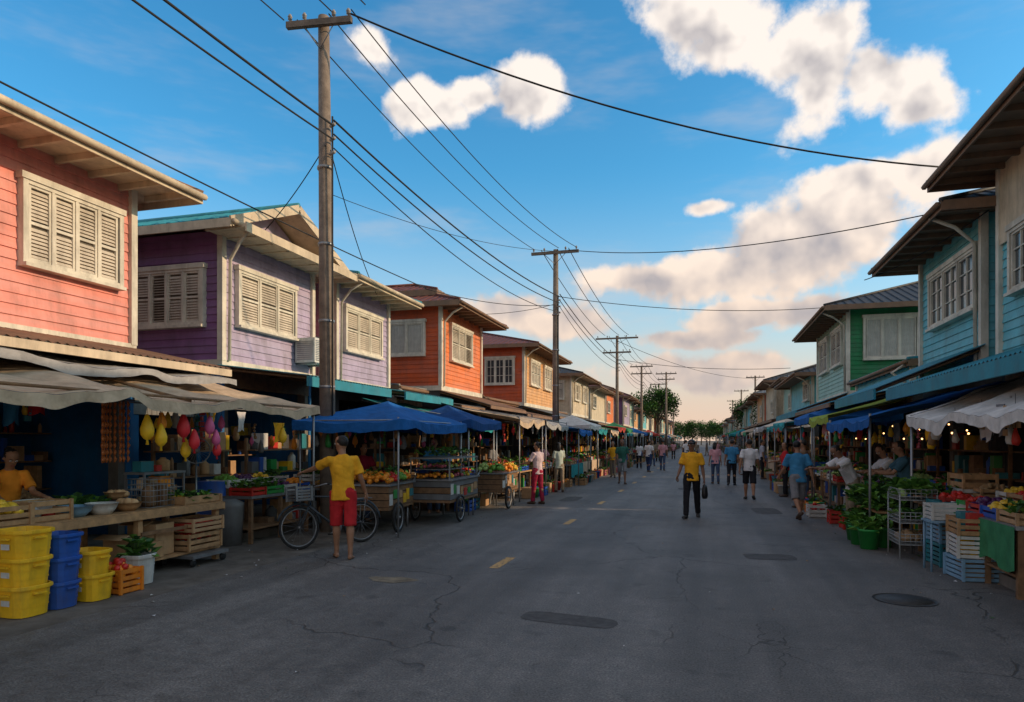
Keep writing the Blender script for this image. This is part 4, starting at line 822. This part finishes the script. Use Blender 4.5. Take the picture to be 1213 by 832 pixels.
def cart(x,y,ang,L=1.5,W=.75,m=None,glass=False,umb=None):
    M=Matrix.Translation((x,y,0))@Matrix.Rotation(ang,4,'Z'); o=Ob('push_cart',(x,y,0),M); b=o.p('body')
    m=m or PL['red']
    b.bx(-L/2,L/2,-W/2,W/2,.42,.47,WOOD)
    for k in range(3):
        z0=.48+k*.125; z1=z0+.11; mm=m if k!=1 else R.choice([WOOD,m])
        b.bx(-L/2,L/2,-W/2,-W/2+.02,z0,z1,mm); b.bx(-L/2,L/2,W/2-.02,W/2,z0,z1,mm); b.bx(-L/2,-L/2+.02,-W/2+.02,W/2-.02,z0,z1,mm); b.bx(L/2-.02,L/2,-W/2+.02,W/2-.02,z0,z1,mm)
    b.bx(-L/2+.03,L/2-.03,-W/2+.03,W/2-.03,.48,.84,DARK)
    b.bx(-L/2-.04,L/2+.04,-W/2-.04,W/2+.04,.85,.88,METAL)
    for sd_ in(-1,1):
        xx=-L/2+.03
        while xx<L/2-.15:
            w=R.uniform(.1,.24); z0=.5+R.uniform(0,.12); b.bx(xx,xx+w*.9,sd_*(W/2+.001),sd_*(W/2+.012),z0,z0+R.uniform(.12,.22),R.choice([PL['white'],PL['yellow'],PL['red'],PL['teal'],CARD,CARD,WOODL,PL['green']])); xx+=w+R.uniform(0,.08)
    w=o.p('wheels')
    for s_ in(-1,1): wheel(w,(-L/4,s_*(W/2+.06),.28),.28,(0,1,0),sp=10,tr=.025); w.tube([(L/2-.1,s_*(W/2-.08),0),(L/2-.1,s_*(W/2-.08),.42)],.02,METAL,5)
    b.tube([(L/2,-W/2+.05,.8),(L/2+.35,-W/2+.05,.95),(L/2+.35,W/2-.05,.95),(L/2,W/2-.05,.8)],.016,METAL,6)
    g=o.p('produce')
    if glass:
        for sx in(-1,1):
            for sy in(-1,1): b.box((sx*(L/2-.02),sy*(W/2-.02),1.08),(.025,.025,.4),METAL)
        b.bx(-L/2,L/2,-W/2,W/2,1.28,1.31,METAL); b.bx(-L/2+.03,L/2-.03,-W/2+.05,W/2-.05,1.07,1.08,METAL)
        for k in range(6): heap(g,-L/2+k*L/6,-L/2+(k+1)*L/6,-W/2+.05,W/2-.05,.9,R.choice(FR),.04,14,.1); heap(g,-L/2+k*L/6,-L/2+(k+1)*L/6,-W/2+.05,W/2-.05,1.1,R.choice(FR),.035,12,.08)
        leafy(g,-L/2+.05,L/2-.05,-W/2+.05,W/2-.05,1.32,90,.15,.1)
    else:
        for k in range(4):
            for q in range(2): heap(g,-L/2+k*L/4,-L/2+(k+1)*L/4,-W/2+q*W/2,-W/2+(q+1)*W/2,.9,R.choice(FR[:4]+FR[7:]),.05,24,.18)
        leafy(g,-L/2+.05,L/2-.05,-W/2+.05,W/2-.05,.92,60,.2,.1)
    o.done()
cart(-5.75,11.5,rad(95),1.3,.8,WOOD); cart(-5.25,13.5,rad(92),1.9,.85,PL['grey'],True)
cart(-4.95,16.2,rad(90),1.4,.7,WOOD)
o=Ob('blue_canopy_tent',(-5.9,11.9,0)); tent(o.p('canopy'),-5.95,12.2,2.1,3.3,2.02,2.42,TC[0])
for xx in(-6.9,-5.0):
    for yy in(10.65,13.75): o.p('posts').tube([(xx,yy,0),(xx,yy,2.05)],.018,METAL,6)
o.p('posts').tube([(-5.0,10.65,2.0),(-5.0,13.75,2.0),(-6.9,13.75,2.0),(-6.9,10.65,2.0),(-5.0,10.65,2.0)],.012,METAL,5); o.done()
o=Ob('hanging_goods_rack',(-5.6,12,0)); a=o.p('g'); hangings(a,-5.5,10.8,13.6,1.98,10); hangings(a,-6.6,10.8,13.6,1.98,14); o.done()
stall(-1,-6.6,11.3,13.3,None,hang=0,low=False)
o=Ob('blue_canopy_tent',(-5.5,15.4,0)); tent(o.p('canopy'),-5.9,15.3,2.0,2.3,2.1,2.5,TC[7])
for xx in(-6.8,-5.0):
    for yy in(14.25,16.35): o.p('posts').tube([(xx,yy,0),(xx,yy,2.1)],.018,METAL,6)
o.done()
cml=[TC[2],TC[1],TC[3],TC[0],TC[4],TC[2],TC[1],TC[6],TC[5]]
y=17.8; i=0
stall(-1,-5.7,14.9,17.3,'tarp',TC[2],1,hang=10,z_c=2.2)
while y<150:
    L=R.uniform(2.2,3.3); far=y>45
    stall(-1,-4.95+R.uniform(-.25,.25),y,y+L,'tarp' if i%4!=3 else 'tent',cml[(i+1)%9],.5 if far else 1 if y<28 else .7,hang=3 if far else 10,shelf=not far,z_c=R.uniform(2.1,2.35),low=y<70)
    y+=L+R.uniform(.3,.9) if y<70 else L+R.uniform(1,4); i+=1
# ---------------------------------------------------------------- right side stalls
o=Ob('white_canvas_awning',(3.5,9,2)); tarp(o.p('cloth'),(4.6,5.5,2.72),(4.6,11.2,2.72),(2.85,11.2,2.0),(2.85,5.5,2.0),TC[4],.1,.13,60,12,wr=.03)
for yy in(6.5,11.1): o.p('posts').tube([(2.9,yy,0),(2.9,yy,2.02)],.02,METAL,6); o.p('posts').tube([(2.9,yy,2.0),(4.6,yy,2.66)],.018,METAL,6)
o.done()
o=Ob('blue_tarp_awning',(3.2,13.5,2)); tarp(o.p('cloth'),(4.6,11.6,2.6),(4.6,15.4,2.6),(2.45,15.4,2.05),(2.45,11.6,2.05),TC[0],.1,.14,30,8)
for yy in(11.8,15.3): o.p('posts').tube([(2.5,yy,0),(2.5,yy,2.07)],.02,METAL,6)
o.done()
o=Ob('green_tarp_awning',(3.2,17,2)); tarp(o.p('cloth'),(4.6,15.6,2.75),(4.6,18.2,2.75),(2.5,18.2,2.2),(2.5,15.6,2.2),cloth('tarp_lime',(.28,.34,.05)),.08,.14,24,6)
o.p('posts').tube([(2.55,18.1,0),(2.55,18.1,2.22)],.02,METAL,6); o.done()
stall(1,3.1,8.2,10.0,None,hang=10,low=False,z_c=2.2)
stall(1,3.05,10.3,12.6,None,hang=10,low=False,z_c=2.15)
stall(1,2.9,12.9,15.2,None,hang=10,low=True,z_c=2.1)
stall(1,2.7,15.8,18.0,None,hang=10,low=True,z_c=2.1)
def rack(x,y):
    o=Ob('wire_rack',(x,y,0)); a=o.p('frame'); w,d=.46,.62; RM=mat('rack_wire',(.34,.36,.36),.5,.1,5,0,dirt=.3)
    for sx in(-1,1):
        for sy in(-1,1): a.tube([(x+sx*w/2,y+sy*d/2,0),(x+sx*w/2,y+sy*d/2,.9)],.011,RM,6)
    for z in(.2,.5,.82):
        for zz in(z,z+.05,z+.1,z+.15): a.tube([(x-w/2,y-d/2,zz),(x+w/2,y-d/2,zz),(x+w/2,y+d/2,zz),(x-w/2,y+d/2,zz),(x-w/2,y-d/2,zz)],.005,RM,4)
        for k in range(11): a.tube([(x-w/2,y-d/2+k*d/10,z+.15),(x-w/2,y-d/2+k*d/10,z),(x+w/2,y-d/2+k*d/10,z),(x+w/2,y-d/2+k*d/10,z+.15)],.004,RM,4)
        for k in range(8): a.tube([(x-w/2+k*w/7,y-d/2,z+.15),(x-w/2+k*w/7,y-d/2,z)],.004,RM,4)
    leafy(o.p('greens'),x-.2,x+.2,y-.28,y+.28,.87,180,.16,.12,[LEAF[1],LEAF[0]]); heap(o.p('veg'),x-.2,x+.2,y-.28,y+.28,.88,FR[7],.05,20,.14)
    leafy(o.p('greens'),x-.2,x+.2,y-.28,y+.28,.53,90,.12,.1); heap(o.p('veg'),x-.2,x+.2,y-.28,y+.28,.23,FR[4],.05,30,.12); o.done()
rack(2.85,10.9)
for (x,y,m) in((2.42,11.5,'green'),(2.38,11.95,'green'),(2.66,11.75,'green'),(2.42,12.45,'green'),(2.6,13.0,'white')):
    o=Ob('green_bucket' if m=='green' else 'white_bucket',(x,y,0)); o.p('bucket').lathe((x,y,.004),[(0,0),(.12,0),(.155,.27),(.168,.27),(.168,.3),(.15,.3),(.12,.2),(0,.2)],PL[m],18); leafy(o.p('leaves'),x-.12,x+.12,y-.12,y+.12,.24,55,.16,.12,[LEAF[1],LEAF[0]]); o.done()
o=Ob('vegetable_bench',(2.9,12.3,0)); a=o.p('bench'); a.bx(2.62,3.02,11.95,13.5,.5,.53,WOODL)
for yy in(12.0,13.45):
    for xx in(2.66,2.98): a.box((xx,yy,.25),(.04,.04,.5),WOODL)
leafy(o.p('greens'),2.5,3.05,11.9,13.5,.53,420,.28,.15,[LEAF[1],LEAF[0],FR[2],LEAF[2]]); leafy(o.p('greens'),2.55,2.9,12.6,13.4,.1,120,.3,.14); o.done()
def cstack(x,y,items,z=0.006):
    for i,(dx,dy,w,d,hh,c,n) in enumerate(items):
        o=Ob('plastic_crate',(x,y,z)); crate(o.p('c'),(x+dx,y+dy,z),(w,d,hh),PL[c] if c in PL else WOODL,n,rz=R.uniform(-.09,.09))
        boxes(o.p('contents'),x-w*.4,x+w*.4,y-d*.4,y+d*.4,z+.02,z+hh+(.06 if i==len(items)-1 else -.03),SHELFM)
        o.done(); z+=hh+.004
cstack(3.15,10.3,[(0,0,.42,.5,.3,'teal',5),(0,0,.42,.5,.28,'lightblue',5),(.01,0,.42,.5,.26,'teal',5)])
cstack(3.1,9.35,[(0,0,.42,.5,.26,'lightblue',5),(0,0,.42,.5,.26,'white',5),(0,0,.42,.48,.2,'wood',3)])
cstack(3.6,10.9,[(0,0,.42,.5,.3,'green',4),(0,0,.42,.5,.28,'teal',4),(.01,0,.42,.5,.28,'white',4),(0,0,.4,.5,.2,'wood',2)],.12)
o=Ob('folding_table',(3.0,9.9,0)); a=o.p('top'); a.bx(2.72,3.2,9.65,10.0,.62,.645,PL['lightblue'])
for xx in(2.75,3.17):
    for yy in(9.68,9.97): a.tube([(xx,yy,0),(xx,yy,.62)],.014,PL['lightblue'],6)
crate(o.p('crate'),(2.96,9.83,.65),(.4,.32,.2),PL['white'],4); o.done()
y=18.6; i=0
while y<150:
    L=R.uniform(2.2,3.3); far=y>45
    stall(1,2.75+R.uniform(-.2,.3),y,y+L,'tarp' if i%4 else 'tent',cml[(i*2+3)%9],.5 if far else 1 if y<26 else .7,hang=3 if far else 10,shelf=not far,z_c=R.uniform(2.1,2.35),low=y<70)
    y+=L+R.uniform(.3,.9) if y<70 else L+R.uniform(1,4); i+=1
BULB=mat('bulb_glow',(1,.5,.18),.5,0,1,0,emit=5)
o=Ob('string_lights',(3.6,11,1.9)); a=o.p('bulbs')
for row,(xx,zz) in enumerate(((3.5,1.75),(4.2,1.9))):
    pts=[]
    for k in range(13):
        yy=8.2+k*.8+R.uniform(-.2,.2); z=zz+R.uniform(-.1,.1); pts.append((xx,yy,z+.03)); a.sph((xx,yy,z),.015,BULB,6,4)
    o.p('cord').tube(pts,.004,RUBBER,3)
o.done()
# ---------------------------------------------------------------- trees
def tree(x,y,h,cr,n=2200,seed=1):
    rr=random.Random(seed); o=Ob('tree',(x,y,0)); t=o.p('trunk'); l=o.p('crown')
    BK=mat('bark',(.09,.07,.05),.9,.3,8,.5,20)
    t.tube([(x,y,0),(x+.1,y,h*.3),(x,y+.1,h*.6)],[h*.035,h*.028,h*.018],BK,8)
    cl=[]
    for i in range(14):
        a=rr.uniform(0,6.28); el=rr.uniform(-.5,1.3); d=math.cos(el)*rr.uniform(.4,.85)*cr; p=V(x+math.cos(a)*d,y+math.sin(a)*d,h*.72+math.sin(el)*cr*.6); cl.append((p,rr.uniform(.34,.5)*cr))
        t.tube([(x,y,h*rr.uniform(.35,.55)),((x+p.x)/2,(y+p.y)/2,(h*.5+p.z)/2+.2),p],[h*.012,h*.008,h*.003],BK,5)
    for i in range(n):
        c,r_=rr.choice(cl); v=V(rr.gauss(0,1),rr.gauss(0,1),rr.gauss(0,.8)).normalized()*r_*rr.uniform(.4,1.15); p=c+v
        a=V(rr.uniform(-1,1),rr.uniform(-1,1),rr.uniform(-1,1)).normalized(); b=a.cross(V(.3,.5,.8)).normalized(); s_=rr.uniform(.08,.17)*cr/2.2
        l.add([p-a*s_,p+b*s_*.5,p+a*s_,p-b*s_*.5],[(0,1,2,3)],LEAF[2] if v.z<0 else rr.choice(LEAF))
    o.done()
tree(-5.4,84,8.0,2.4,4200,3); tree(6.6,72,5.8,2.3,3600,5); tree(6.5,95,6.5,3,3000,8); tree(-10,120,9,4,2600,9); tree(9,140,9,4,2600,10)
for k,(x,y) in enumerate(((-4,255),(2,262),(8,250),(-10,250),(14,240),(-16,245),(-1,270),(-7,262),(5,246))): tree(x,y,6.5,4.5,2600,20+k)
# ---------------------------------------------------------------- sky world
SE,SA_=20.,80.
w=bpy.data.worlds.new('World'); sc.world=w; w.use_nodes=True; nt=w.node_tree; N=nt.nodes; L=nt.links
bg=N['Background']; outn=N['World Output']
sky=N.new('ShaderNodeTexSky'); sky.sky_type='NISHITA'; sky.sun_disc=False; sky.sun_elevation=rad(SE); sky.sun_rotation=rad(SA_); sky.air_density=1.; sky.dust_density=1.; sky.ozone_density=1.6
hs=N.new('ShaderNodeHueSaturation'); hs.inputs['Saturation'].default_value=1.3; hs.inputs['Value'].default_value=1.5; L.new(sky.outputs[0],hs.inputs['Color'])
tint=N.new('ShaderNodeMixRGB'); tint.blend_type='MULTIPLY'; tint.inputs[0].default_value=1; tint.inputs[2].default_value=(.55,1.02,1.02,1); L.new(hs.outputs[0],tint.inputs[1])
tc=N.new('ShaderNodeTexCoord'); D=tc.outputs['Generated']
def vm(op,a,b=None):
    r=N.new('ShaderNodeVectorMath'); r.operation=op
    for i,q in enumerate((a,b)):
        if q is None: continue
        if isinstance(q,(tuple,list,Vector)): r.inputs[i].default_value=tuple(q)
        else: L.new(q,r.inputs[i])
    return r.outputs['Value'] if op in('LENGTH','DISTANCE','DOT_PRODUCT') else r.outputs[0]
def ma(op,a,b=0.,c=None):
    r=N.new('ShaderNodeMath'); r.operation=op
    for i,q in enumerate((a,b,c)):
        if q is None: continue
        if isinstance(q,(int,float)): r.inputs[i].default_value=q
        else: L.new(q,r.inputs[i])
    return r.outputs[0]
def noi(v,s,d=8,r_=.6):
    n=N.new('ShaderNodeTexNoise'); n.inputs['Scale'].default_value=s; n.inputs['Detail'].default_value=d; n.inputs['Roughness'].default_value=r_; L.new(v,n.inputs['Vector']); return n
def mrr(v,a,b,c,d,sm=True):
    r=N.new('ShaderNodeMapRange'); r.interpolation_type='SMOOTHSTEP' if sm else 'LINEAR'
    for i,q in enumerate((a,b,c,d)): r.inputs[i+1].default_value=q
    L.new(v,r.inputs[0]); return r.outputs[0]
def mixr(f,a,b):
    r=N.new('ShaderNodeMixRGB')
    for i,q in enumerate((f,a,b)):
        if isinstance(q,(int,float)): r.inputs[i].default_value=q
        elif isinstance(q,tuple): r.inputs[i].default_value=(*q,1)
        else: L.new(q,r.inputs[i])
    return r.outputs[0]
sep=N.new('ShaderNodeSeparateXYZ'); L.new(D,sep.inputs[0])
hz0=mixr(mrr(sep.outputs[2],.0,.38,.80,0.),tint.outputs[0],(4.6,4.2,4.1))
hz0=mixr(mrr(sep.outputs[2],.0,.17,.92,0.),hz0,(5.8,4.1,3.05))
# unseen sky behind and above: flat warm tone added to offset blue ambient light
L.new(mixr(.45,hz0,(5.8,4.6,3.6)),bg.inputs['Color']); bg.inputs['Strength'].default_value=.15
def ae(px,py):
    u=(px-606.5)/809; v=V(-.2706+.9627*u,.9627+.2706*u,(522-py)/809); return v.normalized()
CL=[((838,8),4.4,4.2),((875,38),3.6,2.8),((945,60),3.8,3.8),((970,110),3.8,3.4),((1045,95),4.2,2.4),((1098,120),2.6,2.2),((618,112),3.6,2.4),((560,118),2.4,1.3),((500,130),3.6,2.0),((440,60),1.8,1.8),
    ((1000,272),6.2,3.6),((935,295),5.6,3.8),((860,325),5.4,2.5),((765,332),5.0,1.7),((1020,216),4.8,1.4),((1120,205),3.6,2.4),((846,243),1.8,1.0),((870,374),4.4,1.1),((815,400),5.4,1.0),((600,368),5,2.0),((690,385),5,1.8),((830,440),9,1.8),((960,372),4,1.6)]
acc=None
w1=noi(D,8,3,.55); wv=vm('MULTIPLY',vm('SUBTRACT',w1.outputs['Color'],(.5,.5,.5)),(.08,.08,.055)); DW=vm('ADD',D,wv)
for (p,rx,rz) in CL:
    c=ae(*p); k1=1/math.radians(rx)
    k=vm('MULTIPLY',vm('SUBTRACT',DW,tuple(c)),(k1,k1,1/math.radians(rz)))
    v=ma('SUBTRACT',1.0,vm('LENGTH',k)); acc=v if acc is None else ma('SMOOTH_MAX',acc,v,.25)
sd=V(math.sin(rad(SA_))*math.cos(rad(SE)),math.cos(rad(SA_))*math.cos(rad(SE)),math.sin(rad(SE)))
Dn2=vm('ADD',D,(sd.x*.016,sd.y*.016,.022))
n1=noi(D,14,7,.58).outputs[0]; n1s=noi(D,14,3,.5).outputs[0]; n2=noi(Dn2,14,3,.5).outputs[0]
d1=ma('ADD',acc,ma('MULTIPLY',ma('SUBTRACT',n1,.5),2.0))
alpha=mrr(d1,-.06,.40,0,.97)
lit=ma('ADD',mrr(ma('SUBTRACT',n1s,n2),-.17,.15,0,.95,False),mrr(d1,.1,1.3,.42,-.10,False))
litg=ma('MULTIPLY',lit,mrr(sep.outputs[2],.08,.40,.55,1.2,False))
warm=mrr(sep.outputs[2],.08,.45,1,0)
litc=mixr(warm,(7.1,6.4,5.8),(7.0,5.4,4.2))
mixc=mixr(litg,(2.7,2.55,2.75),litc)
mp=N.new('ShaderNodeMapping'); mp.inputs['Scale'].default_value=(1,1,4); L.new(D,mp.inputs[0])
haze=mrr(noi(mp.outputs[0],3.2,5,.6).outputs[0],.46,.80,0,.38)
hz=mixr(haze,hz0,(4.7,4.3,4.1))
mf=mixr(alpha,hz,mixc)
bg2=N.new('ShaderNodeBackground'); bg2.inputs['Strength'].default_value=.15; L.new(mf,bg2.inputs['Color'])
cc=V(-.1,.93,.33).normalized()
msk=mrr(vm('DOT_PRODUCT',D,tuple(cc)),.60,.72,0,1)
ms=N.new('ShaderNodeMixShader'); L.new(msk,ms.inputs[0]); L.new(bg.outputs[0],ms.inputs[1]); L.new(bg2.outputs[0],ms.inputs[2]); L.new(ms.outputs[0],outn.inputs['Surface'])
w.cycles.sampling_method='MANUAL'; w.cycles.sample_map_resolution=256
sun=bpy.data.lights.new('sun','SUN'); sun.energy=3.4; sun.angle=rad(.6); sun.color=(1,.72,.46)
so=bpy.data.objects.new('sun',sun); so.rotation_euler=(-sd).to_track_quat('-Z','Y').to_euler(); sc.collection.objects.link(so)
# ---------------------------------------------------------------- camera
cam=bpy.data.cameras.new('camera'); cam.sensor_width=36; cam.lens=24.01; cam.shift_y=.0874; cam.clip_end=6000; cam.clip_start=.05
co=bpy.data.objects.new('camera',cam); co.location=(0,0,1.65); co.rotation_euler=(rad(90),0,rad(15.7)); sc.collection.objects.link(co); sc.camera=co
sc.view_settings.view_transform='Standard'; sc.view_settings.look='None'; sc.view_settings.exposure=0
